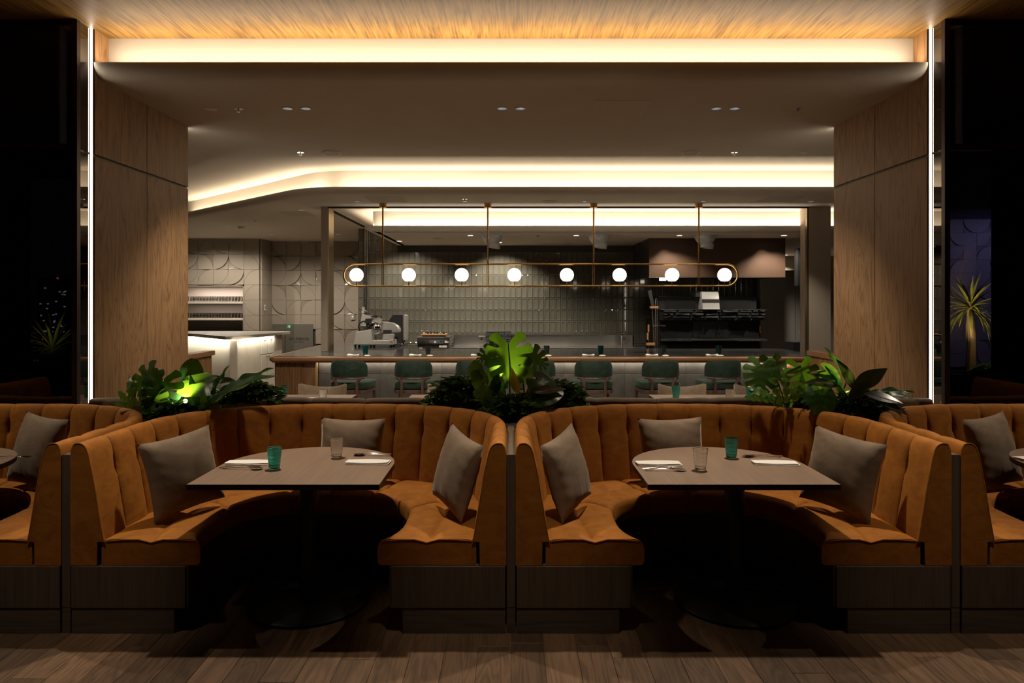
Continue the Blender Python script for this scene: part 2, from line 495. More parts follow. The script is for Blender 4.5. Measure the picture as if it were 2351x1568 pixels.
# passage ceiling with rounded front lip; its far edge follows the diagonal cove
edge = [(DG(8.86), 8.86)] + fillet((-2.43, 8.86), (8.5, 8.86), (-5.33, 11.6), 0.9, 10) + [(-5.33, 11.6), (-7.1, 13.28)]
mb = MB()
lip = [(5.13, 3.405), (5.13, 3.40)] + arc(5.25, 3.40, 0.12, PI, 1.5 * PI, 8)[1:]
lip = [(y, max(z, ZP) if k > 1 else z) for k, (y, z) in enumerate(lip)]
prof = [(5.13, 3.405)] + [(5.25 + 0.12 * math.cos(a), 3.40 + 0.10 * math.sin(a)) for a in [PI + 0.5 * PI * k / 10 for k in range(11)]] + [(OY1, ZP), (OY1, ZP + 0.05), (5.32, ZP + 0.05), (5.25, 3.33), (5.15, 3.405)]
mb.prism(prof, -OPX, OPX, ax=0)
mb.prism([(DG(OY1), OY1), (-DG(OY1), OY1)] + edge[::-1], ZP, ZP + 0.05)
struct('ceiling_passage', mb, 'ceiling_paint', smooth=True)
# bar ceiling (lower): soffit, rounded lip along the cove; upright cove wall
mb = MB()
mb.prism([(-DG(16), 16), (DG(16), 16)] + edge, ZB, ZB + 0.03)
e2 = edge[::-1]     # left to right, so +d (left-hand normal) points to the back and -d to the camera
lipp = [(0.0, ZB + 0.02), (0.0, ZB)] + [(-0.16 - 0.10 * math.sin(a), ZB + 0.085 - 0.085 * math.cos(a)) for a in [0.5 * PI * k / 8 for k in range(9)]] + [(-0.245, ZB + 0.085), (-0.235, ZB + 0.055), (-0.19, ZB + 0.025)]
sweep(mb, e2, lipp)
struct('ceiling_bar', mb, 'bar_bounce_paint', smooth=True, angle=50)
mb = MB(); sweep(mb, e2, [(0.0, ZB + 0.01), (0.0, ZP + 0.03), (0.05, ZP + 0.03), (0.05, ZB + 0.01)])
struct('trim_1', mb, 'cove_paint', smooth=True)
# kitchen ceiling: dropped soffit with rounded lip on two sides and an upright behind the lip
kp = [(-2.14, 13.0)] + fillet((-2.14, 10.1), (-2.14, 13.0), (8.5, 10.1), 0.12, 6) + [(5.3, 10.1)]
mb = MB()
mb.prism([(8.5, 16.0), (4.9, 16.0), (4.9, 12.9), (-2.0, 12.9), (-2.0, 10.25), (DG(10.25), 10.25)], ZK, ZK + 0.03)
kl = [(0.20, ZK + 0.03), (0.20, ZK)] + [(0.10 - 0.10 * math.sin(a), ZK + 0.075 - 0.075 * math.cos(a)) for a in [0.5 * PI * k / 8 for k in range(9)]] + [(0.012, ZK + 0.075), (0.02, ZK + 0.05), (0.06, ZK + 0.03)]
sweep(mb, kp, kl)
struct('ceiling_kitchen', mb, 'kitchen_bounce_paint', smooth=True, angle=50)
ku = [(-2.05, 13.0)] + fillet((-2.05, 10.3), (-2.05, 13.0), (8.5, 10.3), 0.06, 5) + [(5.3, 10.3)]
mb = MB(); sweep(mb, ku, [(0, ZK + 0.02), (0, ZB + 0.01), (0.04, ZB + 0.01), (0.04, ZK + 0.02)])
struct('trim_2', mb, 'cove_paint', smooth=True)
# side walls of the opening: core, oak panels, LED line on the front corner
for sx, side in ((-1, 'left'), (1, 'right')):
    def X(a, b): return (sx * a, sx * b) if sx > 0 else (sx * b, sx * a)
    wl = struct('wall_' + side, MB().box(*X(OPX + 0.018, OPX + 0.16), OY0 + 0.01, OY1, 0, ZW), 'table_edge')
    zj, yj = 2.73, 5.88
    for (y0, y1) in ((OY0 + 0.012, yj - 0.003), (yj + 0.003, OY1 - 0.012)):
        for (z0, z1) in ((0.0, zj - 0.022), (zj, 3.42 if y0 < 5.5 else ZP)):
            MB().box(*X(OPX, OPX + 0.017), y0, y1, z0, z1).build('panel', 'oak_panel', wl, bevel=0.0015, segs=1)
    MB().box(*X(OPX, OPX + 0.017), OY0 + 0.012, 5.318, 3.4205, ZW).build('panel', 'oak_panel', wl)
    st = MB().box(*X(OPX + 0.008, OPX + 0.019), OY0 - 0.015, OY0 - 0.004, 0.0, ZW).build('light_strip', 'led_white')
    tag(st, 'slim vertical white light line on the %s edge of the opening' % side, 'light strip', 'vertical light lines')
    tr = MB().box(*X(OPX + 0.005, OPX + 0.027), OY0 - 0.003, OY0 + 0.008, 0, ZW).build('corner_trim', 'brown_frame', wl)
    # thin LED behind the far edge of the panel wall
    tag(MB().box(*X(OPX + 0.03, OPX + 0.05), OY1 + 0.004, OY1 + 0.010, 0.0, ZP - 0.001).build('light_strip', 'led_white'),
        'slim light line hidden behind the far edge of the %s panelled wall' % side, 'light strip', 'hidden light lines')
    # dark glazing that wraps the corner outside the opening
    YG = 4.97
    wn = MB().box(*X(OPX + 0.012, OPX + 0.05), YG - 0.02, YG + 0.02, 0, ZW)
    wf = wn.build('window_%d' % (1 if sx < 0 else 2), 'brown_frame'); wf['kind'] = 'structure'
    MB().box(*X(OPX + 0.05, 6.1), YG - 0.02, YG + 0.02, 2.72, 2.765).build('transom', 'brown_frame', wf)
    MB().box(*X(OPX + 0.05, 6.1), YG - 0.02, YG + 0.02, ZW - 0.02, ZW).build('head_rail', 'brown_frame', wf)
    MB().box(*X(OPX + 0.05, 6.1), YG - 0.02, YG + 0.02, 0.0, 0.05).build('sill_rail', 'brown_frame', wf)
    MB().box(*X(OPX + 0.05, 6.1), YG - 0.004, YG + 0.004, 0.05, 2.72).build('pane', 'dark_glass', wf)
    MB().box(*X(OPX + 0.05, 6.1), YG - 0.004, YG + 0.004, 2.765, ZW - 0.02).build('pane', 'dark_glass', wf)
    MB().box(*X(OPX + 0.020, OPX + 0.024), YG + 0.02, OY0 - 0.026, 0.0, 2.72).build('side_pane', 'side_glass', wf)
    MB().box(*X(OPX + 0.020, OPX + 0.024), YG + 0.02, OY0 - 0.026, 2.735, ZW).build('side_pane', 'side_glass', wf)
    MB().box(*X(OPX + 0.060, OPX + 0.075), YG + 0.02, OY0 - 0.026, 0.0, ZW).build('backing', 'black_paint', wf)
    # dark lining of the terrace seen through the glass
    struct('wall_terrace_' + side, MB().prism([(sx * 3.24, OY1), (sx * DG(OY1), OY1), (sx * DG(16), 16), (sx * (DG(16) + 0.05), 16), (sx * (DG(OY1) + 0.06), OY1 - 0.03), (sx * 3.24, OY1 - 0.03)], 0, ZW), 'dark_wall')
    struct('ceiling_terrace_' + side, MB().box(*X(OPX + 0.21, 7.0), YG + 0.05, 6.3, 2.75, ZW), 'dark_wall')
    struct('column_terrace_' + side, MB().box(*X(3.79, 3.95), 5.35, 5.5, 0, 2.75), 'black_paint')
# dining room side and rear walls (out of frame)
struct('wall_room_left', MB().box(-6.25, -6.15, -2.5, 5.0, 0, ZW), 'dark_wall')
struct('wall_room_right', MB().box(6.15, 6.25, -2.5, 5.0, 0, ZW), 'dark_wall')
struct('wall_room_rear', MB().box(-6.2, 6.2, -2.6, -2.5, 0, ZW), 'dark_wall')
# ---------------------------------------------------------------- arc-tiled walls at the back left
TP = 0.327
def arc_tile(deep, name='tile'):
    """square tile with a raised quarter disc about its lower-left corner"""
    mb = MB(); T = TP - 0.004
    q = [(T * math.cos(a), T * math.sin(a)) for a in [0.5 * PI * k / 14 for k in range(15)]]
    if deep:
        mb.cur = 1
        # sunk glossy spandrel that dips towards the far corner
        n = len(q)
        vs = [(x, -0.004, z) for x, z in q] + [(T, -0.014, T), (T, -0.004, 0), (0, -0.004, T)]
        rim = [(T, 0.012, T)]
        vs = [(x, 0.020, z) for x, z in q] + [(T, -0.022, T)]
        mb.add(vs, [(i, i + 1, n) for i in range(n - 1)])
        mb.add([(T, 0.03, 0), (T, 0.020, 0), (T, -0.022, T), (T, 0.03, T), (0, 0.03, T), (0, 0.020, T)], [(0, 1, 2, 3), (3, 2, 5, 4)])
        mb.cur = 0
        mb.prism([(0, 0)] + q, -0.014, 0.03, ax=1)
    else:
        g = 0.0045
        q1 = [(x * (T - g) / T, z * (T - g) / T) for x, z in q]
        mb.prism([(0, 0)] + q1, -0.006, 0.03, ax=1)
        mb.prism(q + [(T, T)], -0.006, 0.03, ax=1)
        mb.box(0, T, 0.002, 0.03, 0, T)
    me = mb.mesh(name, ['arc_matte', 'arc_gloss'])
    me.transform(Matrix.Translation((-T / 2, 0, -T / 2)))
    return me
AT = {0: arc_tile(False), 1: arc_tile(True)}
RQ = {'BL': 0.0, 'TL': PI / 2, 'TR': PI, 'BR': -PI / 2}
def put_tile(parent, x, y, z, code, rz=0.0):
    k, d = code.split(':')
    rot = Matrix.Rotation(rz, 3, 'Z') @ Matrix.Rotation(RQ[k], 3, 'Y')
    return link('tile', AT[int(d)], parent, (x, y, z), rot.to_euler())
XA, YA, YB = -5.378, 14.9, 15.58
mb = MB()
mb.box(-8.6, XA + TP - TP, YA + 0.035, YA + 0.16, 1.985, ZB)
mb.box(XA - TP - 0.002, XA, YA + 0.035, YB + 0.16, 0, ZB)
mb.box(-8.6, XA - TP, YA + 0.035, YA + 0.16, 0, 1.0)
mb.box(-8.6, XA - TP, YA + 0.46, YA + 0.5, 1.0, 1.985)
wa = struct('wall_bar_left', mb, 'grout')
rowsA = ['BL:0 TR:1 BR:0 TR:1 BR:1 TL:0', 'BR:0 TL:1 BL:1 TL:1 TR:1 BL:0', 'TR:0 TL:0 BR:1 TL:0 TL:1 BR:0', 'BR:0', 'TR:0', 'TR:0', 'BL:0']
for r, row in enumerate(rowsA):
    cs = row.split()
    for k, code in enumerate(cs):
        col = len(cs) - 1 - k
        put_tile(wa, XA - TP * (col + 0.5), YA, ZB - TP * (r + 0.5), code)
for r, codes in enumerate(('TL:0 BL:0', 'TR:0 BL:0', 'BR:0 TL:0', 'BR:0 BL:0', 'TR:0 TL:0', 'TL:0 BR:0', 'BL:0 BR:0')):
    for k, code in enumerate(codes.split()):
        put_tile(wa, XA + 0.035, YA + 0.03 + TP * (k + 0.5), ZB - TP * (r + 0.5), code, PI / 2)
wb = struct('wall_bar_rear', MB().box(XA, -2.6, YB + 0.035, YB + 0.16, 0, ZB), 'grout')
rowsB = ['TR:1 TR:0 BR:1 TR:1 BR:0 TL:1', 'BL:1 TL:1 BL:0 TL:1 TR:1 BL:1', 'TL:0 TL:1 TR:1 TR:1 BL:1 TR:1', 'BL:1 BL:1 BL:0 TL:0 BL:0 BR:1', 'TR:1 BR:0 BR:1 BL:0 TL:1 TR:1', 'BL:0 TR:0 TR:0 TL:0 TR:1 TR:0', 'TL:0 BL:0 TL:0 BR:0 BL:1 BR:1']
for r, row in enumerate(rowsB):
    for k, code in enumerate(row.split()):
        if r == 6 and k < 3: continue
        put_tile(wb, XA + 0.03 + TP * (k + 0.5), YB, ZB - TP * (r + 0.5), code)
# niche lining and shelves of the bar wall
mb = MB().box(-8.0, XA - TP, YA + 0.44, YA + 0.46, 1.0, 1.985).box(-8.0, XA - TP, YA + 0.01, YA + 0.45, 1.955, 1.985).box(XA - TP - 0.03, XA - TP - 0.002, YA + 0.01, YA + 0.45, 1.0, 1.985)
ni = mb.build('niche_lining', 'arc_matte', wa)
def niche_shelf(z):
    o = MB().box(-8.0, XA - TP - 0.03, YA + 0.03, YA + 0.44, z - 0.04, z).build('shelf', 'fitting_white')
    return o
tag(niche_shelf(1.625), 'upper pale shelf holding a row of glasses in the lit niche', 'shelf', 'niche shelves')
tag(niche_shelf(1.27), 'lower pale shelf holding a row of glasses in the lit niche', 'shelf', 'niche shelves')
# ---------------------------------------------------------------- kitchen back wall with relief tiles
YK, XKL, XKR = 12.8, -2.8, 4.5
wk = struct('wall_kitchen', MB().box(XKL, XKR, YK, YK + 0.12, 0, ZB), 'grout')
tw, th = 0.1032, 0.2115
def kitchen_tile():
    mb = MB(); w2, h2 = tw / 2 - 0.0015, th / 2 - 0.0015
    def ring(a, b, c, y):       # clipped rectangle
        return [(-a + c, y, -b), (a - c, y, -b), (a, y, -b + c), (a, y, b - c), (a - c, y, b), (-a + c, y, b), (-a, y, b - c), (-a, y, -b + c)]
    R = [ring(w2, h2, 0.002, 0.0), ring(w2, h2, 0.002, -0.007), ring(w2 - 0.008, h2 - 0.008, 0.008, -0.013), ring(w2 - 0.015, h2 - 0.017, 0.012, -0.013), ring(w2 - 0.020, h2 - 0.023, 0.012, -0.0065)]
    vs = [p for r in R for p in r]
    fs = [(i * 8 + k, i * 8 + (k + 1) % 8, i * 8 + 8 + (k + 1) % 8, i * 8 + 8 + k) for i in range(len(R) - 1) for k in range(8)]
    fs.append(tuple(range(32, 40)))
    mb.add(vs, fs)
    return mb
KT = kitchen_tile(); ktm = KT.mesh('tile', 'kitchen_glaze')
spots = []
nx, nz = int((XKR - XKL) / tw), 14
for i in range(nx):
    for j in range(nz):
        x = XKL + 0.003 + tw * (i + 0.5); z = ZB - th * (j + 0.5) - 0.002
        px = CX + FPX * x / YK; py = CY - FPX * (z - HC) / YK
        if z + th / 2 > ZK and x > -2.1: continue
        if py > 805: continue
        hid = (1462 < px < 1800 and py < 632) or (1505 < px < 1740 and py > 690) or px < 838 or px > 1460
        spots.append((hid, x, z))
spots.sort(key=lambda t: t[0])
rest = MB()
for k, (hid, x, z) in enumerate(spots):
    if k < 300: link('tile', ktm, wk, (x, YK, z), (random.uniform(-0.012, 0.012), 0, random.uniform(-0.012, 0.012)))
    else: rest.add([(v[0] + x, v[1] + YK, v[2] + z) for v in KT.v], KT.f)
ro = rest.build('tile', 'kitchen_glaze', wk, weld=False); ro['kind'] = 'stuff'
# vertical conduit strips on the tiled wall
for px in (839, 844):
    p = at(px, 700, YK)
    tag(MB().box(p.x - 0.012, p.x + 0.012, YK - 0.035, YK - 0.014, 0.95, ZB).build('wall_conduit', 'steel'),
        'thin grey metal strip running up the green tiled wall, %s of the pair' % ('left' if px < 842 else 'right'), 'conduit', 'metal strips on tiled wall')
# right service end of the kitchen
struct('wall_service', MB().box(4.5, 8.6, 15.9, 16.0, 0, ZB), 'ceiling_paint')
# columns and head rail of the bar front
cl = struct('column_left', MB().box(-2.67, -2.575, 9.8, 10.1, 0.93, ZB), 'column_paint', bevel=0.003, segs=1)
MB().box(-2.577, -2.56, 9.80, 9.83, 0.93, ZB).build('frame_strip', 'bronze', cl)
MB().box(-2.577, -2.568, 9.84, 10.10, 0.93, ZB).build('side_panel', 'bronze', cl)
cr = struct('column_right', MB().box(4.19, 4.50, 9.8, 10.1, 0.0, ZB), 'column_paint', bevel=0.003, segs=1)
MB().box(4.165, 4.19, 9.80, 9.86, 0.93, ZB).build('frame_strip', 'bronze', cr)
struct('trim_3', MB().box(-2.575, 4.19, 9.80, 9.84, ZB - 0.022, ZB), 'brown_frame')
# slot diffuser in the bar ceiling
sd = thing('slot_diffuser', 'long black linear air slot in the ceiling left of the kitchen', 'air vent', (-2.62, 11.3, ZB))
MB().box(-0.06, 0.06, -1.2, 1.25, -0.004, -0.0005).build('frame', 'fitting_white', sd)
for k in (-0.028, 0.0, 0.028):
    MB().box(k - 0.010, k + 0.010, -1.18, 1.23, -0.007, -0.004).build('slot', 'black_paint', sd)
# ---------------------------------------------------------------- ceiling fittings
def downlight(loc, r, label, on=0.0, lit=False, target=None, angle=70, group='recessed downlights', power=0):
    t = thing('downlight', label, 'downlight', loc, 0, group)
    MB().lathe([(r * 0.78, -0.0005), (r * 0.80, -0.006), (r, -0.004), (r * 1.02, -0.0005)], seg=20).build('trim_ring', 'fitting_white', t, smooth=True)
    if lit:
        MB().lathe([(0.0001, -0.003), (r * 0.78, -0.003), (r * 0.78, -0.0005)], seg=20).build('lamp', 'lamp_glow', t)
    else:
        MB().lathe([(0.0001, -0.0022), (r * 0.25, -0.0030), (r * 0.3, -0.0012), (r * 0.5, -0.0024), (r * 0.55, -0.0012), (r * 0.78, -0.0035), (r * 0.79, -0.0005)], seg=20).build('reflector', 'lens_reflector', t)
    if power:
        spot('downlight_lamp', (loc[0], loc[1], loc[2] - 0.02), target or (loc[0], loc[1], 0), power, angle, 0.6, NEUT)
    return t
for k, px in enumerate((660, 702, 1153, 1195, 1645, 1687)):
    side = ('left', 'centre', 'right')[k // 2]
    L = on_ceiling(px, 248.5, ZP)
    downlight(L, 0.05, '%s one of the %s pair of round downlights in the passage ceiling' % (('left', 'right')[k % 2], side), power=(165 if k % 2 == 0 else 0), target=(L[0], L[1] + 1.25, 0.0), angle=110, group='paired passage downlights')
for k, px in enumerate((820, 1067, 1342, 1615, 1862)):
    L = on_ceiling(px, 462, ZB)
    downlight(L, 0.045, 'small downlight above the bar counter, %s from the left' % ('first', 'second', 'third', 'fourth', 'fifth')[k], power=80, target=(L[0], 9.0, 0.9), angle=80, group='downlights over the bar')
L = on_ceiling(692, 482, ZB); downlight(L, 0.05, 'downlight in the low ceiling left of the taupe column', power=160, angle=110)
for k, (px, py) in enumerate(((464, 538), (622, 538), (777, 538))):
    downlight(on_ceiling(px, py, ZB), 0.06, '%s downlight in the ceiling just before the arc-tiled wall' % ('left', 'middle', 'right')[k], power=110, angle=160, group='downlights by arc wall')
for k, (px, py) in enumerate(((917, 553), (1080, 540), (1147, 556), (1323, 540), (1560, 540), (1800, 540), (1805, 585))):
    L = on_ceiling(px, py, ZK)
    tg = {0: (L[0], YK, 0.9), 2: (L[0], YK, 1.0)}.get(k)
    downlight(L, 0.055, 'glowing downlight in the kitchen ceiling, %s from the left' % ('first', 'second', 'third', 'fourth', 'fifth', 'sixth', 'seventh')[k], lit=True, power=(150, 130, 170, 130, 90, 130, 150)[k], target=tg or (L[0], L[1] + 0.5, 0.8), angle=110, group='lit kitchen downlights')
def diffuser(loc, r, label):
    t = thing('air_diffuser', label, 'air vent', loc, 0, 'round air diffusers')
    MB().lathe([(r * 0.72, -0.0005), (r * 0.80, -0.012), (r * 0.96, -0.012), (r, -0.0005)], seg=28).build('ring', 'fitting_white', t, smooth=True)
    MB().lathe([(0.0001, -0.010), (r * 0.62, -0.010), (r * 0.68, -0.004), (r * 0.68, -0.0005)], seg=28).build('disc', 'ceiling_paint', t, smooth=True)
diffuser(on_ceiling(761, 350, ZP), 0.105, 'round white air diffuser at left in the passage ceiling')
diffuser(on_ceiling(1587, 350, ZP), 0.105, 'round white air diffuser at right in the passage ceiling')
diffuser(on_ceiling(1261, 462, ZB), 0.10, 'round white air diffuser above the bar between the pendant rods')
def disc(name, loc, r, h, label, cat, mat='fitting_white'):
    return tag(MB().lathe([(0.0001, -h), (r * 0.8, -h), (r, -h * 0.5), (r, -0.0005)], seg=24).build(name, mat, None, smooth=True), label, cat), loc
for name, px, py, zc, r, h, label, cat in (
        ('ceiling_speaker', 484, 250, ZP, 0.055, 0.006, 'flat round cover plate near the left panelled wall in the passage ceiling', 'ceiling cover'),
        ('ceiling_sensor', 1845, 350, ZP, 0.035, 0.008, 'small round sensor near the right panelled wall in the passage ceiling', 'sensor'),
        ('smoke_detector', 555, 520, ZB, 0.062, 0.045, 'white smoke detector on the low ceiling at left', 'smoke detector'),
        ('ceiling_speaker', 525, 518, ZB, 0.08, 0.004, 'flat round cover in the low ceiling left of smoke detector', 'ceiling cover'),
        ('ceiling_speaker', 1006, 547, ZK, 0.085, 0.012, 'round white disc in the kitchen ceiling behind the first pendant rod', 'ceiling cover'),
        ('ceiling_speaker', 1303, 558, ZK, 0.08, 0.012, 'round white disc in the kitchen ceiling above the tiled wall', 'ceiling cover')):
    o, _ = disc(name, None, r, h, label, cat); o.location = on_ceiling(px, py, zc)
def sprinkler(loc, label):
    t = thing('sprinkler', label, 'sprinkler', loc, 0, 'ceiling sprinklers')
    MB().lathe([(0.0001, -0.003), (0.035, -0.003), (0.036, -0.0005)], seg=16).build('plate', 'chrome', t)
    MB().lathe([(0.006, -0.003), (0.006, -0.022), (0.016, -0.024), (0.016, -0.027), (0.0001, -0.028)], seg=12).build('nozzle', 'steel', t, smooth=True)
for px, py, zc, lab in ((548, 250, ZP, 'sprinkler at far left of the passage ceiling downlights'), (1831, 250, ZP, 'sprinkler at far right of the passage ceiling downlights'), (690, 350, ZP, 'sprinkler beside the left round air diffuser'), (1686, 350, ZP, 'sprinkler beside the right round air diffuser'), (1067, 457, ZB, 'sprinkler above the bar beside the second small downlight'), (1235, 541, ZK, 'sprinkler in the kitchen ceiling between the first two ducts'), (586, 506, ZB, 'sprinkler in the low ceiling near the smoke detector')):
    sprinkler(on_ceiling(px, py, zc), lab)
def hatch(px, py0, py1, w, zc, label):
    a = on_ceiling(px, py0, zc); b = on_ceiling(px, py1, zc)
    y0, y1 = sorted((a[1], b[1])); d = y1 - y0
    xc = (a[0] + b[0]) / 2
    t = thing('access_panel', label, 'access panel', (xc, y0, zc), 0, 'ceiling access panels')
    g = 0.006
    for nm, bx in (('frame_edge', (-w / 2, w / 2, 0, g)), ('frame_edge', (-w / 2, w / 2, d - g, d)), ('frame_edge', (-w / 2, -w / 2 + g, g, d - g)), ('frame_edge', (w / 2 - g, w / 2, g, d - g))):
        MB().box(*bx, -0.0035, -0.0005).build(nm, 'fitting_white', t)
    MB().box(-w / 2 + g + 0.003, w / 2 - g - 0.003, g + 0.003, d - g - 0.003, -0.003, -0.0005).build('leaf', 'ceiling_paint', t)
hatch(1421, 230.5, 266.5, 0.46, ZP, 'square access panel at right of centre in the passage ceiling')
hatch(888, 451, 464, 0.5, ZB, 'square access panel above the bar at the first pendant rod')
hatch(1790, 451, 464, 0.5, ZB, 'square access panel above the bar at the right end')
hatch(683, 485, 496, 0.45, ZB, 'square access panel in the low ceiling left of the taupe column')
# ================================================================== booths
YF = 3.46                      # front plane of the booths
BA, BS, BB, BN = 1.08, 0.52, 0.85, 2.35
def resample(pts, n):
    P = [Vector(p) for p in pts]; L = [0.0]
    for a, b in zip(P, P[1:]): L.append(L[-1] + (b - a).length)
    out = []; j = 0
    for k in range(n):
        t = L[-1] * k / (n - 1)
        while j < len(L) - 2 and L[j + 1] < t: j += 1
        f = (t - L[j]) / max(L[j + 1] - L[j], 1e-9)
        out.append(P[j].lerp(P[j + 1], f))
    return out
def sup(a, b, n, cyy, y0, m=240):
    """superellipse arch from its left end at y0 over the back to the right end"""
    out = []
    for k in range(m + 1):
        t = PI * 1.25 - (PI * 1.5) * k / m
        c, s = math.cos(t), math.sin(t)
        x = a * math.copysign(abs(c) ** (2 / n), c); y = cyy + b * math.copysign(abs(s) ** (2 / n), s)
        if y >= y0: out.append((x, y))
    # close exactly at y0
    return [(out[0][0], y0)] + out + [(out[-1][0], y0)]
def outer_curve(n, inset=0.0):
    pts = [(-BA, 0.0)] + [(-BA, BS * k / 8) for k in range(1, 8)]
    m = 200
    for k in range(m + 1):
        t = PI - PI * k / m
        c, s = math.cos(t), math.sin(t)
        pts.append((BA * math.copysign(abs(c) ** (2 / BN), c), BS + BB * abs(s) ** (2 / BN)))
    pts += [(BA, BS * k / 8) for k in range(7, 0, -1)] + [(BA, 0.0)]
    R = resample(pts, n)
    if not inset: return R
    out = []
    for i, p in enumerate(R):
        t = (R[min(i + 1, n - 1)] - R[max(i - 1, 0)]).normalized()
        out.append(p + Vector((t.y, -t.x)) * inset)
    out[0].y = 0; out[-1].y = 0
    return out
def lerp_prof(prof, v):
    x = v * (len(prof) - 1); i = min(int(x), len(prof) - 2); f = x - i
    return prof[i][0] * (1 - f) + prof[i + 1][0] * f, prof[i][1] * (1 - f) + prof[i + 1][1] * f
NCH = 19
BACK = [(0.0, 0.335), (0.0, 0.55), (0.0, 0.75), (0.0, 0.885), (0.004, 0.915), (0.010, 0.929), (0.018, 0.937), (0.028, 0.941), (0.04, 0.9425), (0.052, 0.941), (0.062, 0.936), (0.071, 0.928), (0.079, 0.915), (0.088, 0.89), (0.096, 0.85), (0.104, 0.81), (0.112, 0.77), (0.119, 0.73), (0.126, 0.69), (0.132, 0.65), (0.138, 0.61), (0.145, 0.57), (0.152, 0.53), (0.159, 0.49), (0.165, 0.455), (0.166, 0.42)]
CHS = (0.0, 0.025, 0.07, 0.16, 0.32, 0.5, 0.68, 0.84, 0.93, 0.975)
def backrest_mesh():
    us = [(c + f, f) for c in range(NCH) for f in CHS] + [(float(NCH), 0.0)]
    n = len(us); N = 1901
    D = outer_curve(N); mb = MB(); m = len(BACK); vs = []
    for i, (u, f) in enumerate(us):
        k0 = min(N - 1, round(u / NCH * (N - 1)))
        p = D[k0]; t = (D[min(k0 + 3, N - 1)] - D[max(k0 - 3, 0)]).normalized()
        nrm = Vector((t.y, -t.x))
        q = min(f, 1 - f) * 2                       # 0 on a seam, 1 mid-channel
        crease = math.exp(-q / 0.07)                # the stitched line itself
        soft = (1 - min(1.0, q / 0.75)) ** 2        # cushion falling towards it
        end = min(1.0, min(u, NCH - u) / 0.2)
        for d, z in BACK:
            k = dz = 0.0
            if z > 0.42 and d > 0.01:
                fade = min(1.0, (d - 0.01) / 0.03)
                k = -(0.006 * crease + 0.010 * soft) * fade * end
                k -= (0.018 * crease + 0.016 * soft * soft) * math.exp(-((z - 0.785) / 0.03) ** 2) * end
                k += 0.007 * math.exp(-((z - 0.60) / 0.13) ** 2) * (1 - soft)
            if z > 0.9 and d > 0.01: dz = -(0.003 * crease + 0.004 * soft) * end
            if i in (0, n - 1): k = dz = 0.0
            pt = p + nrm * (d + k)
            vs.append((pt.x, pt.y, z + dz))
    mb.add(vs, [(i * m + j, (i + 1) * m + j, (i + 1) * m + j + 1, i * m + j + 1) for i in range(n - 1) for j in range(m - 1)])
    return mb
ENDP = [(0.0, 0.335), (0.0, 0.885), (0.004, 0.915), (0.010, 0.929), (0.018, 0.937), (0.028, 0.941), (0.04, 0.9425), (0.052, 0.941), (0.062, 0.936), (0.071, 0.928), (0.079, 0.915), (0.088, 0.89), (0.104, 0.81), (0.119, 0.73), (0.132, 0.65), (0.145, 0.57), (0.159, 0.49), (0.166, 0.455), (0.134, 0.452), (0.132, 0.335)]
def inner_curve(n, a=0.53, b=0.47):
    return resample(sup(a, b, 2.8, 0.34, 0.0), n)
def seat_mesh(u0, u1, mb):
    """one seat cushion between two radial seams: front roll, puffed top with a long middle seam"""
    N = 301
    I = inner_curve(N); O = outer_curve(N, 0.150)
    k0, k1 = round(u0 * (N - 1)), round(u1 * (N - 1))
    idx = [k0 + (k1 - k0) * k / 26 for k in range(27)]
    prof = [(0.02, 0.337), (0.0, 0.35), (-0.004, 0.385), (0.0, 0.425), (0.012, 0.447), (0.04, 0.460), (0.10, 0.466), (0.2, 0.467), (0.3, 0.467), (0.38, 0.464), (0.44, 0.459), (0.475, 0.452), (0.5, 0.447), (0.525, 0.452), (0.56, 0.459), (0.62, 0.464), (0.72, 0.467), (0.82, 0.467), (0.92, 0.464), (1.0, 0.455), (1.0, 0.337)]
    vs = []
    for a, kk in enumerate(idx):
        f = a / 26.0
        i = int(kk); g = kk - i; j = min(i + 1, N - 1)
        pi = I[i].lerp(I[j], g); po = O[i].lerp(O[j], g)
        q = min(f, 1 - f) * 26 / 2.5
        dip = max(0.0, 1 - q) ** 2
        if (u0 == 0 and f < 0.5) or (u1 == 1 and f > 0.5): dip *= 0.0
        for t, z in prof:
            pt = pi.lerp(po, t)
            if t < 0.05 and dip:
                pt = pi.lerp(po, t + 0.018 * dip)
            zz = z - 0.014 * dip * (1 if z > 0.42 else 0)
            pt2 = pt
            vs.append((pt2.x, pt2.y, zz))
    m = len(prof); n = len(idx)
    fs = [(i * m + j, (i + 1) * m + j, (i + 1) * m + j + 1, i * m + j + 1) for i in range(n - 1) for j in range(m - 1)]
    fs += [tuple(range(m)), tuple((n - 1) * m + k for k in range(m))[::-1]]
    fs.append(tuple([i * m for i in range(n)] + [i * m + m - 1 for i in range(n - 1, -1, -1)]))
    return mb.add(vs, fs)
def ring_mesh(ia, ib, oin, z0, z1):
    N = 121
    I = inner_curve(N, ia, ib); O = outer_curve(N, oin); mb = MB()
    vs = [(p.x, p.y, z) for z in (z0, z1) for p in I] + [(p.x, p.y, z) for z in (z0, z1) for p in O]
    fs = []
    for i in range(N - 1):
        fs += [(i, i + 1, N + i + 1, N + i), (2 * N + i, 2 * N + i + 1, 3 * N + i + 1, 3 * N + i), (i, i + 1, 2 * N + i + 1, 2 * N + i), (N + i, N + i + 1, 3 * N + i + 1, 3 * N + i)]
    fs += [(0, N, 3 * N, 2 * N), (N - 1, 2 * N - 1, 4 * N - 1, 3 * N - 1)]
    return mb.add(vs, fs)
SEAMS = (0.0, 0.235, 0.40, 0.50, 0.60, 0.765, 1.0)
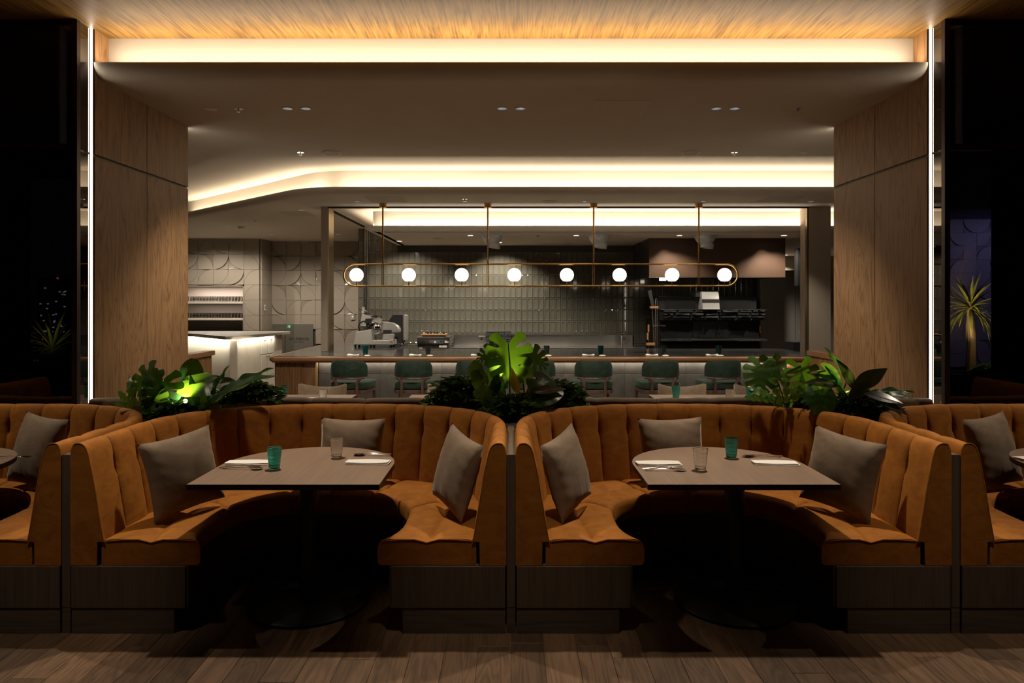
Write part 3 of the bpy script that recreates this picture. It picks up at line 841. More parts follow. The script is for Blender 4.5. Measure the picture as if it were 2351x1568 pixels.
def make_booth(label, loc):
    t = thing('booth_sofa', label, 'sofa', loc, 0, 'curved orange booth sofas')
    backrest_mesh().build('backrest', 'orange_velvet', t, smooth=True, angle=80)
    for a, b in zip(SEAMS, SEAMS[1:]):
        seat_mesh(a, b, MB()).build('seat_cushion', 'orange_velvet', t, smooth=True, angle=60)
    for sx in (-1, 1):
        e = MB().prism([(sx * (BA - d), z) for d, z in ENDP], -0.010, 0.004, ax=1).build('end_panel', 'orange_velvet', t, bevel=0.003)
        MB().tube([(sx * (BA - d), -0.009, z) for d, z in ENDP[4:18]], 0.0035, 6).build('piping', 'orange_velvet', e, smooth=True)
        s0 = inner_curve(5)[0 if sx < 0 else -1].x
        x0, x1 = sorted((sx * abs(s0), sx * (BA - 0.152)))
        MB().tube([(x0 + 0.02, -0.001, 0.454), (x0 + 0.1, -0.002, 0.463), ((x0 + x1) / 2 - 0.06, -0.002, 0.464), ((x0 + x1) / 2, -0.001, 0.448), ((x0 + x1) / 2 + 0.06, -0.002, 0.464), (x1 - 0.1, -0.002, 0.463), (x1 - 0.02, -0.001, 0.456)], 0.003, 6).build('seat_piping', 'orange_velvet', t, smooth=True)
    ring_mesh(0.57, 0.51, 0.012, 0.128, 0.335).build('base', 'dark_oak', t)
    ring_mesh(0.63, 0.57, 0.012, 0.0, 0.125).build('plinth', 'dark_oak_flat', t)
    for sx in (-1, 1):       # front boards of base and plinth
        a, b = sorted((sx * (BA - 0.006), sx * 0.51)); MB().box(a, b, -0.012, 0.02, 0.128, 0.334).build('base_board', 'dark_oak', t, bevel=0.0012, segs=1)
        a, b = sorted((sx * (BA - 0.006), sx * 0.565)); MB().box(a, b, -0.008, 0.02, 0.0, 0.124).build('plinth_board', 'dark_oak_flat', t, bevel=0.0012, segs=1)
    return t
BX = 2.205
b0 = make_booth('curved orange velvet booth sofa left of centre, fully in view around a table', (-BX / 2, YF, 0))
again(b0, 'curved orange velvet booth sofa right of centre, fully in view around a table', (BX / 2, YF, 0))
again(b0, 'curved orange velvet booth sofa cut off by the left picture edge', (-1.5 * BX, YF, 0))
again(b0, 'curved orange velvet booth sofa cut off by the right picture edge', (1.5 * BX, YF, 0))
# wooden fins between the booths with the planter troughs behind
FIN = [(-BX, 'left'), (0.0, 'centre'), (BX, 'right')]
for fx, lab in FIN:
    t = thing('planter_box', {'left': 'dark oak planter between the left booths, filled with plants', 'centre': 'dark oak planter between the two middle booths, filled with plants', 'right': 'dark oak planter between the right booths, filled with plants'}[lab], 'planter', (fx, YF, 0), 0, 'planters between the booths')
    MB().box(-0.0205, 0.0205, -0.004, 0.80, 0.128, 0.885).build('fin', 'dark_oak', t)
    MB().box(-0.0205, 0.0205, -0.004, 0.80, 0.0, 0.124).build('fin_plinth', 'dark_oak_flat', t)
    MB().prism([(-0.019, 0.80), (0.019, 0.80), (0.33, 1.335), (-0.33, 1.335)], 0.0, 0.86).build('trough', 'dark_oak', t)
    MB().prism([(-0.012, 0.83), (0.012, 0.83), (0.31, 1.32), (-0.31, 1.32)], 0.86, 0.875).build('soil', 'soil', t)
# taupe bench whose back stands behind the booths
def bench_back(x0, x1, label):
    t = thing('bench', label, 'bench', (0, 0, 0), 0, 'taupe benches behind the booths')
    n = 41; m = 9; mb = MB(); vs = []
    prof = [(0.0, 0.0), (0.0, 0.80), (0.004, 0.915), (0.02, 0.938), (0.05, 0.945), (0.08, 0.936), (0.10, 0.90), (0.15, 0.46), (0.15, 0.2)]
    for i in range(n):
        x = x0 + (x1 - x0) * i / (n - 1)
        y = 5.0 + 0.10 * (1 - math.cos(2 * PI * (abs(x) - 1.05) / 2.1)) / 2 
        f = (i % 8) / 8.0; q = min(f, 1 - f) * 2
        s = -0.006 * max(0, 1 - 3 * q) ** 1.5
        for d, z in prof: vs.append((x, y + d - (s if d < 0.05 else 0), z + (s if z > 0.9 else 0)))
    fs = [(i * m + j, (i + 1) * m + j, (i + 1) * m + j + 1, i * m + j + 1) for i in range(n - 1) for j in range(m - 1)]
    fs += [tuple(range(m)), tuple((n - 1) * m + k for k in range(m))[::-1]]
    mb.add(vs, fs)
    mb.build('backrest', 'taupe_velvet', t, smooth=True, angle=60)
    MB().box(x0, x1, 5.24, 5.72, 0.30, 0.45).build('seat', 'taupe_velvet', t, bevel=0.02)
    MB().box(x0, x1, 5.26, 5.66, 0.0, 0.30).build('base', 'dark_oak', t)
for x0, x1, lab in ((-3.04, -1.055, 'taupe upholstered bench behind the left booth'), (-1.045, 1.045, 'taupe upholstered bench behind the central plants'), (1.055, 3.04, 'taupe upholstered bench behind the right booth')):
    bench_back(x0, x1, lab)
# ---------------------------------------------------------------- tables of the booths
def d_top(z0, z1):
    poly = [(-0.487, 0.0), (0.487, 0.0)] + arc(0, 0.42, 0.487, 0, PI, 28)
    mb = MB(); n = len(poly)
    return mb.prism(poly, z0, z1)
def make_table(label, loc):
    t = thing('booth_table', label, 'table', loc, 0, 'booth pedestal tables')
    d_top(0.692, 0.7185).build('table_edge', 'table_edge', t)
    d_top(0.7186, 0.7205).build('table_top', 'table_top', t)
    MB().lathe([(0.053, 0.028), (0.053, 0.67), (0.16, 0.675), (0.16, 0.691)], (0.045, 0.30, 0), 28).build('column', 'black_metal', t, smooth=True)
    MB().lathe([(0.0001, 0.0), (0.318, 0.0), (0.326, 0.006), (0.324, 0.014), (0.31, 0.020), (0.06, 0.029), (0.0001, 0.029)], (0.045, 0.30, 0), 56).build('base_plate', 'black_metal', t, smooth=True)
    return t
TL = (-1.152, 3.52, 0); TR = (1.18, 3.52, 0)
t0 = make_table('D-shaped wood table on black pedestal in the left of centre booth', TL)
again(t0, 'D-shaped wood table on black pedestal in the right of centre booth', TR)
again(t0, 'D-shaped wood table barely showing at the left picture edge', (TL[0] - BX - 0.03, 3.52, 0))
again(t0, 'D-shaped wood table barely showing at the right picture edge', (TR[0] + BX + 0.03, 3.52, 0))
# ---------------------------------------------------------------- pillows
def pillow_mesh(seed, s=0.42, thick=0.075):
    rnd = random.Random(seed); ph = [rnd.uniform(0, 6) for _ in range(6)]
    mb = MB(); n = 25
    def fn(side):
        def g(u, v):
            a, b = u * 2 - 1, v * 2 - 1
            ea, eb = 1 - abs(a) ** 2.4, 1 - abs(b) ** 2.4
            h = (max(ea, 0) ** 0.55) * (max(eb, 0) ** 0.55)
            pin = 1 - 0.075 * (1 - b * b); pin2 = 1 - 0.075 * (1 - a * a)
            x = a * s / 2 * pin; y = b * s / 2 * pin2
            edge = max(abs(a), abs(b))
            wr = 0.0022 * math.sin(6 * a + 3 * b + ph[0]) * math.sin(4 * b - 3 * a + ph[1]) + 0.0035 * math.sin(19 * b + 7 * a + ph[2]) * edge ** 3
            wr += 0.004 * math.sin(26 * a + 5 * b + ph[3]) * max(0, -b) ** 2 * (1 - abs(a))
            wr *= h ** 0.5
            return (x, side * (thick * h + wr), y)
        return g
    mb.grid(n, n, fn(-1)); mb.grid(n, n, fn(1))
    return mb
def pillow(label, px, py, Y, face, tilt, roll, seed, s=0.42, grp='square taupe pillows'):
    o = pillow_mesh(seed, s).build('pillow', 'pillow_cloth', None, smooth=True, angle=75)
    p = at(px, py, Y)
    M = Matrix.Rotation(face, 3, 'Z') @ Matrix.Rotation(tilt, 3, 'X') @ Matrix.Rotation(roll, 3, 'Y')
    # rest its lowest corner on the seat
    low = min((M @ Vector(v.co)).z for v in o.data.vertices)
    o.location = (p.x, Y, 0.470 - low)
    o.rotation_euler = M.to_euler()
    return tag(o, label, 'pillow', grp)
pillow('taupe pillow leaning in the left arm of the left of centre booth', 420, 1088, 3.86, 1.0, -0.22, -0.10, 1, 0.43)
pillow('taupe pillow at the back of the left of centre booth behind a clear glass', 806, 1010, 4.52, 0.02, -0.25, 0.02, 2, 0.42)
pillow('taupe pillow in the right arm of the left of centre booth', 1048, 1088, 3.86, -1.05, -0.24, 0.14, 3, 0.43)
pillow('taupe pillow in the left arm of the right of centre booth', 1302, 1088, 3.86, 1.05, -0.24, -0.14, 4, 0.43)
pillow('taupe pillow at the back of the right of centre booth', 1543, 1010, 4.52, -0.02, -0.25, -0.03, 5, 0.42)
pillow('taupe pillow leaning in the right arm of the right of centre booth', 1932, 1088, 3.86, -1.0, -0.22, 0.10, 6, 0.43)
pillow('taupe pillow in the booth at the left picture edge', 85, 1028, 4.42, -0.45, -0.25, 0.05, 7, 0.45)
pillow('taupe pillow in the booth at the right picture edge', 2280, 1028, 4.42, 0.45, -0.25, -0.05, 8, 0.45)
# ---------------------------------------------------------------- things on the booth tables
def tumbler_mesh(mat, h=0.118, r0=0.029, r1=0.041):
    prof = [(0.0001, 0.0), (r0 - 0.003, 0.0), (r0, 0.004)]
    n = 52
    for k in range(n + 1):
        z = 0.016 + (h - 0.020) * k / n
        prof.append((r0 + (r1 - r0) * (z / h) + 0.0008 * math.cos(PI * k / 2), z))
    prof += [(r1 - 0.0005, h), (r1 - 0.002, h)]
    for k in range(6, -1, -1):
        z = 0.014 + (h - 0.02) * k / 6
        prof.append((r0 + (r1 - r0) * (z / h) - 0.0028, z))
    prof.append((0.0001, 0.012))
    return MB().lathe(prof, seg=28).mesh('tumbler', mat, smooth=True, angle=60)
GL = {k: tumbler_mesh(m) for k, m in (('clear', 'glass_clear'), ('teal', 'glass_teal'), ('deep', 'glass_deep_teal'), ('smoke', 'glass_smoke'))}
def tumbler(kind, loc, label, grp):
    return tag(link('tumbler', GL[kind], None, loc), label, 'glass', grp)
def spoon_mesh():
    mb = MB()
    pts = [(0.0, 0, 0.0035), (0.03, 0, 0.006), (0.075, 0, 0.010), (0.115, 0, 0.008), (0.13, 0, 0.006)]
    mb.tube(pts, [0.0045, 0.004, 0.003, 0.003, 0.004], 8, flat=0.45)
    def bowl(side):
        def g(u, v):
            a = 2 * PI * u
            r = v
            x = 0.155 + 0.029 * math.cos(a) * r; y = 0.0185 * math.sin(a) * r
            return (x, y, 0.0065 - (0.0055 if side else 0.0042) * (1 - r * r))
        return g
    mb.grid(24, 6, bowl(0), True); mb.grid(24, 6, bowl(1), True)
    return mb.mesh('spoon', 'chrome', smooth=True, angle=70)
def fork_mesh():
    mb = MB()
    mb.tube([(0.0, 0, 0.0035), (0.04, 0, 0.007), (0.09, 0, 0.010), (0.125, 0, 0.007), (0.135, 0, 0.006)], [0.0045, 0.004, 0.003, 0.0035, 0.009], 8, flat=0.4)
    mb.prism([(0.133, -0.0095), (0.150, -0.0115), (0.150, 0.0115), (0.133, 0.0095)], 0.0045, 0.0065)
    for k in range(4):
        y = -0.0115 + 0.0066 * k
        mb.prism([(0.150, y), (0.185, y + 0.0008), (0.185, y + 0.0024), (0.150, y + 0.0032)], 0.0045, 0.0063)
    return mb.mesh('fork', 'chrome', smooth=True, angle=40)
SP, FK = spoon_mesh(), fork_mesh()
def napkin_mesh():
    mb = MB()
    for k, (dx, dy) in enumerate(((0, 0), (0.004, 0.003), (-0.003, 0.005))):
        def g(u, v, k=k, dx=dx, dy=dy):
            x = (u - 0.5) * 0.245 + dx; y = (v - 0.5) * (0.092 - 0.004 * k) + dy
            return (x, y, 0.0035 * (k + 1) + 0.0022 * math.sin(5 * u + k) * math.sin(3 * v + 1) * (1 if k else 0))
        mb.grid(14, 6, g)
    n = 14 * 6
    # skirts so the folds read as thickness
    o = len(mb.v)
    mb.box(-0.121, 0.121, -0.045, 0.046, 0.0003, 0.0036)
    return mb.mesh('napkin', 'linen', smooth=True, angle=40, weld=False)
NK = napkin_mesh()
ZT = 0.7206
def on_table(px, py, z=ZT):
    Y = (HC - z) * FPX / (py - CY)
    return ((px - CX) * Y / FPX, Y, z)
def place(kind, px, py, rz, label, z=ZT, lift=0.0, grp=None):
    me, cat = {'napkin': (NK, 'napkin'), 'spoon': (SP, 'spoon'), 'fork': (FK, 'fork')}[kind]
    L = on_table(px, py, z)
    o = link(kind, me, None, (L[0], L[1], L[2] + lift), (0, 0, rz))
    if kind != 'napkin': o.scale = (1.22,) * 3
    return tag(o, label, cat, grp)
G1, G2, G3 = 'napkins on the booth tables', 'cutlery on the booth tables', 'tumblers on the booth tables'
place('napkin', 572, 1064, 0.02, 'white folded napkin beside the teal tumbler on the left booth table', grp=G1)
place('napkin', 845, 1063, -0.03, 'white folded napkin at the right end of the left booth table', grp=G1)
place('napkin', 1512, 1066, 0.0, 'white folded napkin at the left end of the right booth table', grp=G1)
place('napkin', 1780, 1065, -0.10, 'white folded napkin at the right side of the right booth table', grp=G1)
place('spoon', 512, 1077, -0.05, 'silver spoon by the teal tumbler on the left booth table', grp=G2)
place('fork', 503, 1075, 0.12, 'silver fork by the teal tumbler on the left booth table', grp=G2)
place('spoon', 896, 1047, PI - 0.05, 'silver spoon behind the right napkin on the left booth table', grp=G2)
place('fork', 898, 1044, PI + 0.02, 'silver fork behind the right napkin on the left booth table', grp=G2)
place('spoon', 1482, 1081, 0.0, 'silver spoon before the left napkin on the right booth table', grp=G2)
place('fork', 1475, 1078, 0.16, 'silver fork before the left napkin on the right booth table', grp=G2)
place('spoon', 1792, 1051, PI - 0.10, 'silver spoon behind the right napkin on the right booth table', grp=G2)
place('fork', 1797, 1048, PI + 0.0, 'silver fork behind the right napkin on the right booth table', grp=G2)
tumbler('teal', on_table(630, 1076), 'teal ribbed tumbler on the left booth table', G3)
tumbler('clear', on_table(773, 1050), 'clear ribbed tumbler on the left booth table', G3)
tumbler('clear', on_table(1608, 1078), 'clear ribbed tumbler on the right booth table', G3)
tumbler('teal', on_table(1679, 1051), 'teal ribbed tumbler on the right booth table', G3)
place('spoon', -15, 1052, 0.05, 'silver spoon on the table at the left picture edge', grp=G2)
place('napkin', 2385, 1055, 0.05, 'white folded napkin on the table at the right picture edge', grp=G1)
# ================================================================== bar counter
ZC = 0.93
bar = thing('bar_counter', 'long L-shaped bar counter with black stone top and rounded oak edge', 'bar counter', (0, 9.0, 0))
XB0, XB1 = -3.15, 4.05
def bp(poly): return [(x, y - 9.0) for x, y in poly]
# stone top as fitted slabs
slabs = [[(XB0 + 0.08, 9.03), (-2.2, 9.03), (-2.2, 10.5), (-1.8, 10.5), (-1.75, 11.9), (XB0 + 0.08, 11.9)],
         [(-2.198, 9.03), (-0.92, 9.03), (-0.55, 10.46), (-2.198, 10.46)],
         [(-0.918, 9.03), (0.36, 9.03), (0.30, 10.46), (-0.548, 10.46)],
         [(0.362, 9.03), (2.2, 9.03), (2.2, 10.46), (0.302, 10.46)],
         [(2.202, 9.03), (XB1, 9.03), (XB1, 10.46), (2.202, 10.46)]]
for s in slabs: MB().prism(bp(s), ZC - 0.028, ZC).build('top_slab', 'stone_top', bar, bevel=0.0015, segs=1)
# bull-nosed oak edge along front and left side
ep = [(XB0, 11.9)] + fillet((XB0, 9.0), (XB0, 11.9), (XB1, 9.0), 0.10, 8) + [(XB1, 9.0)]
mb = MB(); nose = [(0.075, ZC - 0.006), (0.02, ZC - 0.006)] + [(0.028 - 0.028 * math.sin(a), ZC - 0.04 + 0.034 * math.cos(a)) for a in [PI * k / 10 for k in range(11)]] + [(0.035, ZC - 0.086), (0.075, ZC - 0.086)]
sweep(mb, bp(ep), [(d, z) for d, z in nose])
mb.build('oak_edge', 'rail_oak', bar, smooth=True, angle=40)
# stone front panels in two rows
xs = [-2.55] + [-2.55 + 0.812 * k for k in range(1, 9)]
for a, b in zip(xs, xs[1:]):
    b = min(b, XB1)
    for z0, z1 in ((0.10, 0.672), (0.675, 0.845)):
        MB().box(a + 0.001, b - 0.001, 0.25, 0.27, z0, z1).build('stone_panel', 'stone_front', bar, bevel=0.001, segs=1)
MB().box(-2.55, XB1, 0.271, 0.6, 0.0, 0.9).box(XB0 + 0.16, -2.55, 0.28, 2.85, 0.0, 0.9).build('carcass', 'black_paint', bar)
# fluted oak end
mb = MB()
for k in range(26):
    x = XB0 + 0.07 + (0.525 / 26) * (k + 0.5)
    yy = 0.12 + 0.13 * max(0.0, (x + 2.75) / 0.2) ** 2 if x > -2.75 else 0.12
    mb.lathe([(0.0088, 0.0), (0.0088, 0.845)], (x, yy, 0), 8)
o = mb.build('fluting', 'fluted_oak', bar, smooth=True); o['kind'] = 'stuff'
MB().box(XB0 + 0.07, -2.56, 0.125, 0.275, 0.0, 0.846).build('fluting_backing', 'fluted_oak', bar)
MB().box(XB0 + 0.064, XB0 + 0.07, 0.11, 2.85, 0.0, 0.846).build('side_panel', 'bronze', bar)
MB().box(-2.5, XB1, 0.198, 0.212, 0.8445, 0.848).build('light_strip', 'led_cove', bar)
MB().box(3.55, XB1, 0.235, 0.249, 0.1, 0.84).build('end_panel', 'fluted_oak', bar)
# low reeded screens at both ends of the passage walls
for sx, side in ((-1, 'left'), (1, 'right')):
    t = thing('low_screen', 'low reeded oak screen with plank cap past the %s panelled wall' % side, 'screen', (sx * 3.32, OY1 + 0.06, 0), 0, 'low oak screens')
    MB().box(-0.06, 0.06, 0.0, 0.98, 1.05, 1.10).build('cap', 'rail_oak', t, bevel=0.003)
    MB().box(-0.035, 0.035, 0.01, 0.95, 0.0, 1.05).build('core', 'fluted_oak', t)
    mb = MB()
    for k in range(46): mb.lathe([(0.009, 0.0), (0.009, 1.048)], (-sx * 0.036, 0.02 + 0.02 * k, 0), 6)
    o = mb.build('reeding', 'fluted_oak', t, smooth=True); o['kind'] = 'stuff'
# ---------------------------------------------------------------- bar stools
def make_stool(label, loc):
    t = thing('bar_stool', label, 'bar stool', loc, 0, 'green bar stools')
    def back(u, v):
        a = (u - 0.5) * 2 * 0.95
        side = v
        R = 0.255
        return (R * math.sin(a), 0.255 - R * math.cos(a) * 0.95, 0)
    n = 25; mb = MB(); vs = []; 
    prof = [(-0.028, 0.735), (-0.034, 0.76), (-0.036, 0.84), (-0.030, 0.905), (-0.012, 0.932), (0.012, 0.930), (0.026, 0.90), (0.030, 0.82), (0.026, 0.75), (0.018, 0.732)]
    for i in range(n):
        u = i / (n - 1); a = (u - 0.5) * 2 * 0.98
        e = min(1.0, min(i, n - 1 - i) / 6.0)
        for d, z in prof:
            R = 0.26 - d * (0.35 + 0.65 * e)
            zz = 0.74 + (z - 0.74) * (0.66 + 0.34 * math.sqrt(1 - (1 - e) ** 2)) if z > 0.745 else z
            vs.append((R * math.sin(a) * 1.02, 0.26 - R * math.cos(a), zz))
    m = len(prof)
    fs = [(i * m + j, (i + 1) * m + j, (i + 1) * m + (j + 1) % m, i * m + (j + 1) % m) for i in range(n - 1) for j in range(m)]
    fs += [tuple(range(m)), tuple((n - 1) * m + k for k in range(m))[::-1]]
    mb.add(vs, fs); mb.build('backrest', 'green_velvet', t, smooth=True, angle=60)
    for a in (-0.62, 0.62):
        pts = [(0.296 * math.sin(a) * 1.02, 0.26 - 0.296 * math.cos(a), z) for z in (0.737, 0.8, 0.87, 0.915)]
        MB().tube(pts, 0.0022, 5).build('back_seam', 'green_velvet', t)
    # curved walnut rail under the back
    mb = MB(); pa = [(0.275 * math.sin(a) * 1.02, 0.26 - 0.275 * math.cos(a), 0.72) for a in [-0.80 + 1.60 * k / 16 for k in range(17)]]
    mb.tube(pa, 0.019, 8, flat=0.7); mb.build('back_rail', 'walnut', t, smooth=True)
    # seat and seat frame
    sp = [(-0.20, 0.03), (0.20, 0.03), (0.245, 0.12), (0.25, 0.40), (0.20, 0.46), (-0.20, 0.46), (-0.25, 0.40), (-0.245, 0.12)]
    MB().prism(sp, 0.575, 0.672).build('seat', 'green_velvet', t, bevel=0.03, segs=3, smooth=True)
    MB().prism([(x * 0.97, 0.245 + (y - 0.245) * 0.97) for x, y in sp], 0.53, 0.576).build('seat_frame', 'walnut', t, bevel=0.006)
    for sx in (-1, 1):
        MB().tube([(sx * 0.135, 0.035, 0.0), (sx * 0.130, 0.020, 0.45), (sx * 0.128, 0.012, 0.66), (sx * 0.160, 0.020, 0.72)], [0.016, 0.020, 0.020, 0.024], 8).build('leg', 'walnut', t, smooth=True)
        MB().tube([(sx * 0.232, 0.43, 0.0), (sx * 0.225, 0.40, 0.55)], [0.015, 0.021], 8).build('leg', 'walnut', t, smooth=True)
    MB().tube([(-0.225, 0.415, 0.24), (0.225, 0.415, 0.24)], 0.012, 8).build('foot_rail', 'walnut', t)
    return t
st = None
nth = ('first', 'second', 'third', 'fourth', 'fifth', 'sixth', 'seventh')
for k, px in enumerate((796, 946, 1089, 1232, 1365, 1521, 1666)):
    x = (px - CX) * 8.36 / FPX
    rz = (-0.10, -0.05, 0.0, 0.0, 0.03, 0.06, 0.08)[k]
    lab = 'dark green velvet bar stool with walnut legs, %s from the fluted bar end' % nth[k]
    if st is None: st = make_stool(lab, (x, 8.33, 0)); st.rotation_euler.z = rz
    else: again(st, lab, (x, 8.33, 0), rz)
# ---------------------------------------------------------------- place settings along the bar
SH = MB()
def shell(u, v):
    a = 2 * PI * u; r = v
    return (0.045 * r * math.cos(a), 0.022 * r * math.sin(a), 0.010 * (1 - r ** 2) + 0.0004 + 0.0018 * math.cos(9 * a) * r * (1 - r))
SH.grid(28, 6, shell, True); SH.lathe([(0.0001, 0.0), (0.02, 0.0), (0.022, 0.001)], seg=12)
SHM = SH.mesh('cutlery_rest', 'porcelain', smooth=True)
def bar_napkin():
    mb = MB()
    def g(side):
        def f(u, v):
            x = (u - 0.5) * 0.16; w = 0.036 + 0.012 * math.sin(PI * u) ** 2
            y = (v - 0.5) * 2 * w
            h = 0.016 * (1 - (2 * v - 1) ** 2) * (0.55 + 0.45 * math.sin(2.2 * PI * u + 0.6))
            return (x, y, max(0.0005, h) + 0.003 if side else 0.0004)
        return f
    mb.grid(18, 9, g(1)); mb.grid(18, 9, g(0))
    return mb.mesh('napkin', 'linen', smooth=True)
BN2 = bar_napkin()
for k, (nx_, gx, kind) in enumerate(((812, 839, 'deep'), (954, 983, 'smoke'), (1095, 1131, 'deep'), (1218, 1255, 'smoke'), (1350, 1379, 'deep'), (1496, 1524, 'smoke'), (1634, 1650, 'deep'))):
    w_ = 'at the %s bar place from the left' % nth[k]
    Lg = ((gx - CX) * 9.28 / FPX, 9.28, ZC + 0.0003); Ln = ((nx_ - CX) * 9.17 / FPX, 9.17, ZC + 0.0003)
    tag(link('napkin', BN2, None, Ln, (0, 0, random.uniform(-0.15, 0.15))), 'white rolled napkin ' + w_, 'napkin', 'napkins on the bar')
    tag(link('tumbler', GL[kind], None, Lg), {'deep': 'dark teal', 'smoke': 'clear smoky'}[kind] + ' tumbler ' + w_, 'glass', 'tumblers on the bar')
    tag(link('cutlery_rest', SHM, None, ((gx + 4 - CX) * 9.12 / FPX, 9.12, ZC + 0.0003), (0, 0, random.uniform(-0.2, 0.2))), 'pale shell-shaped cutlery rest ' + w_, 'cutlery rest', 'cutlery rests on the bar')
# ---------------------------------------------------------------- dining tables and chairs between bench and bar
def dining_table(label, x0, x1):
    t = thing('dining_table', label, 'table', ((x0 + x1) / 2, 6.1, 0), 0, 'tables by the benches')
    w2 = (x1 - x0) / 2
    MB().box(-w2, w2, 0, 0.78, 0.692, 0.7185).build('table_edge', 'table_edge', t, bevel=0.002)
    MB().box(-w2, w2, 0, 0.78, 0.7186, 0.7205).build('table_top', 'table_top', t)
    for cx in ((0,) if w2 < 0.6 else (-w2 * 0.55, w2 * 0.55)):
        MB().lathe([(0.0001, 0), (0.22, 0), (0.22, 0.015), (0.035, 0.03), (0.035, 0.691)], (cx, 0.39, 0), 24).build('pedestal', 'black_metal', t, smooth=True)
dining_table('taupe wood table behind the left bench, teal and clear tumblers on it', -2.42, -1.52)
dining_table('taupe wood table half hidden by the central plants', -0.98, 0.0)
dining_table('taupe wood table behind the right bench with two beige chairs', 1.36, 2.85)
def make_chair(label, loc):
    t = thing('dining_chair', label, 'chair', loc, 0, 'beige chairs at the tables')
    n = 21; m = 7; vs = []
    for i in range(n):
        u = i / (n - 1) * 2 - 1
        top = 0.755 + 0.062 * abs(u) ** 2.4
        x = 0.245 * u; yb = 0.16 * abs(u) ** 2.2
        if abs(u) > 0.93: top -= 0.015
        for (d, f) in ((0.0, 0.0), (-0.018, 0.5), (-0.016, 0.94), (0.004, 1.0), (0.024, 0.95), (0.03, 0.5), (0.02, 0.0)):
            z = 0.42 + (top - 0.42) * f
            vs.append((x * (0.88 + 0.12 * f), -yb - d, z))
    fs = [(i * m + j, (i + 1) * m + j, (i + 1) * m + (j + 1) % m, i * m + (j + 1) % m) for i in range(n - 1) for j in range(m)]
    fs += [tuple(range(m)), tuple((n - 1) * m + k for k in range(m))[::-1]]
    MB().add(vs, fs).build('backrest', 'beige_velvet', t, smooth=True, angle=70)
    MB().box(-0.23, 0.23, -0.46, -0.035, 0.36, 0.45).build('seat', 'beige_velvet', t, bevel=0.03, segs=3, smooth=True)
    for sx in (-1, 1):
        for y in (-0.42, -0.06):
            MB().tube([(sx * 0.20, y, 0), (sx * 0.18, y, 0.37)], [0.011, 0.017], 8).build('leg', 'walnut', t, smooth=True)
    return t
ch = make_chair('beige upholstered chair facing the left bench table', ((750 - CX) * 7.25 / FPX, 7.25, 0))
for px, lab in ((586, 'beige upholstered chair half hidden by the left plants'), (1040, 'beige upholstered chair mostly hidden by the central plants'), (1557, 'beige upholstered chair at the left seat of the right bench table'), (1728, 'beige upholstered chair at the right seat of the right bench table')):
    again(ch, lab, ((px - CX) * 7.25 / FPX, 7.25, 0))
G4 = 'tumblers on the bench tables'
for px, kind, lab in ((650, 'teal', 'teal tumbler on the left bench table'), (742, 'clear', 'clear tumbler on the left bench table'), (990, 'clear', 'clear tumbler on the table by the central plants'), (1552, 'teal', 'teal tumbler at the left of the right bench table'), (1676, 'clear', 'clear tumbler on the right bench table'), (1722, 'teal', 'teal tumbler at the right of the right bench table')):
    Y = 6.62 if kind == 'teal' else 6.35
    tumbler(kind, ((px - CX) * Y / FPX, Y, 0.7207), lab, G4)
for px, lab in ((715, 'white napkin on the left bench table'), (1580, 'white napkin at the left of the right bench table'), (1762, 'white napkin at the right of the right bench table')):
    tag(link('napkin', NK, None, ((px - CX) * 6.55 / FPX, 6.55, 0.7207)), lab, 'napkin', 'napkins on the bench tables')
for px, lab in ((1520, 'silver spoon on the right bench table beside its left teal tumbler'), (1700, 'silver spoon on the right bench table beside its clear tumbler')):
    tag(link('spoon', SP, None, ((px - CX) * 6.6 / FPX, 6.6, 0.7207)), lab, 'spoon', 'spoons on the bench tables')
# ---------------------------------------------------------------- pendant over the bar
YP = 9.47
pd = thing('pendant_lamp', 'long brass pendant loop with eight white glass globes above the bar', 'pendant lamp', (0, YP, 0))
pl, pr = at(789.5, 631, YP), at(1693.5, 631, YP)
zt, zb = at(0, 606.5, YP).z, at(0, 656.5, YP).z
R = (zt - zb) / 2; zc_ = (zt + zb) / 2
loop = [(pl.x + R + R * math.cos(a), 0, zc_ + R * math.sin(a)) for a in [PI / 2 + PI * k / 14 for k in range(15)]] + [(pr.x - R + R * math.cos(a), 0, zc_ + R * math.sin(a)) for a in [-PI / 2 + PI * k / 14 for k in range(15)]]
MB().tube(loop, 0.0115, 10, closed=True).build('loop', 'brass', pd, smooth=True)
for px in (879, 1120, 1363, 1604.5):
    x = (px - CX) * YP / FPX
    MB().tube([(x, 0, zt), (x, 0, ZB - 0.05)], 0.0115, 10).build('rod', 'brass', pd, smooth=True)
    MB().lathe([(0.048, ZB - 0.062), (0.05, ZB - 0.060), (0.05, ZB - 0.0005)], (x, 0, 0), 24).build('ceiling_cap', 'brass', pd, smooth=True, angle=40)
    for d in (-0.011, 0.011): MB().tube([(x + d, 0, zb), (x + d, 0, zt)], 0.006, 8).build('strut', 'brass', pd, smooth=True)
rg = 0.0945
for px in (818.5, 938.5, 1060, 1181, 1301.5, 1422.5, 1543, 1663.5):
    x = (px - CX) * YP / FPX; z = at(0, 631.5, YP).z
    MB().tube([(x, 0, zb), (x, 0, z - rg * 0.88)], 0.007, 8).build('holder', 'brass', pd, smooth=True)
    MB().lathe([(0.0001, -rg * 0.885)] + [(rg * math.sin(a), -rg * math.cos(a)) for a in [0.48 + (PI - 0.48) * k / 20 for k in range(20)]] + [(0.0001, rg)], (x, 0, z), 28).build('globe', 'globe_glow', pd, smooth=True, angle=50)
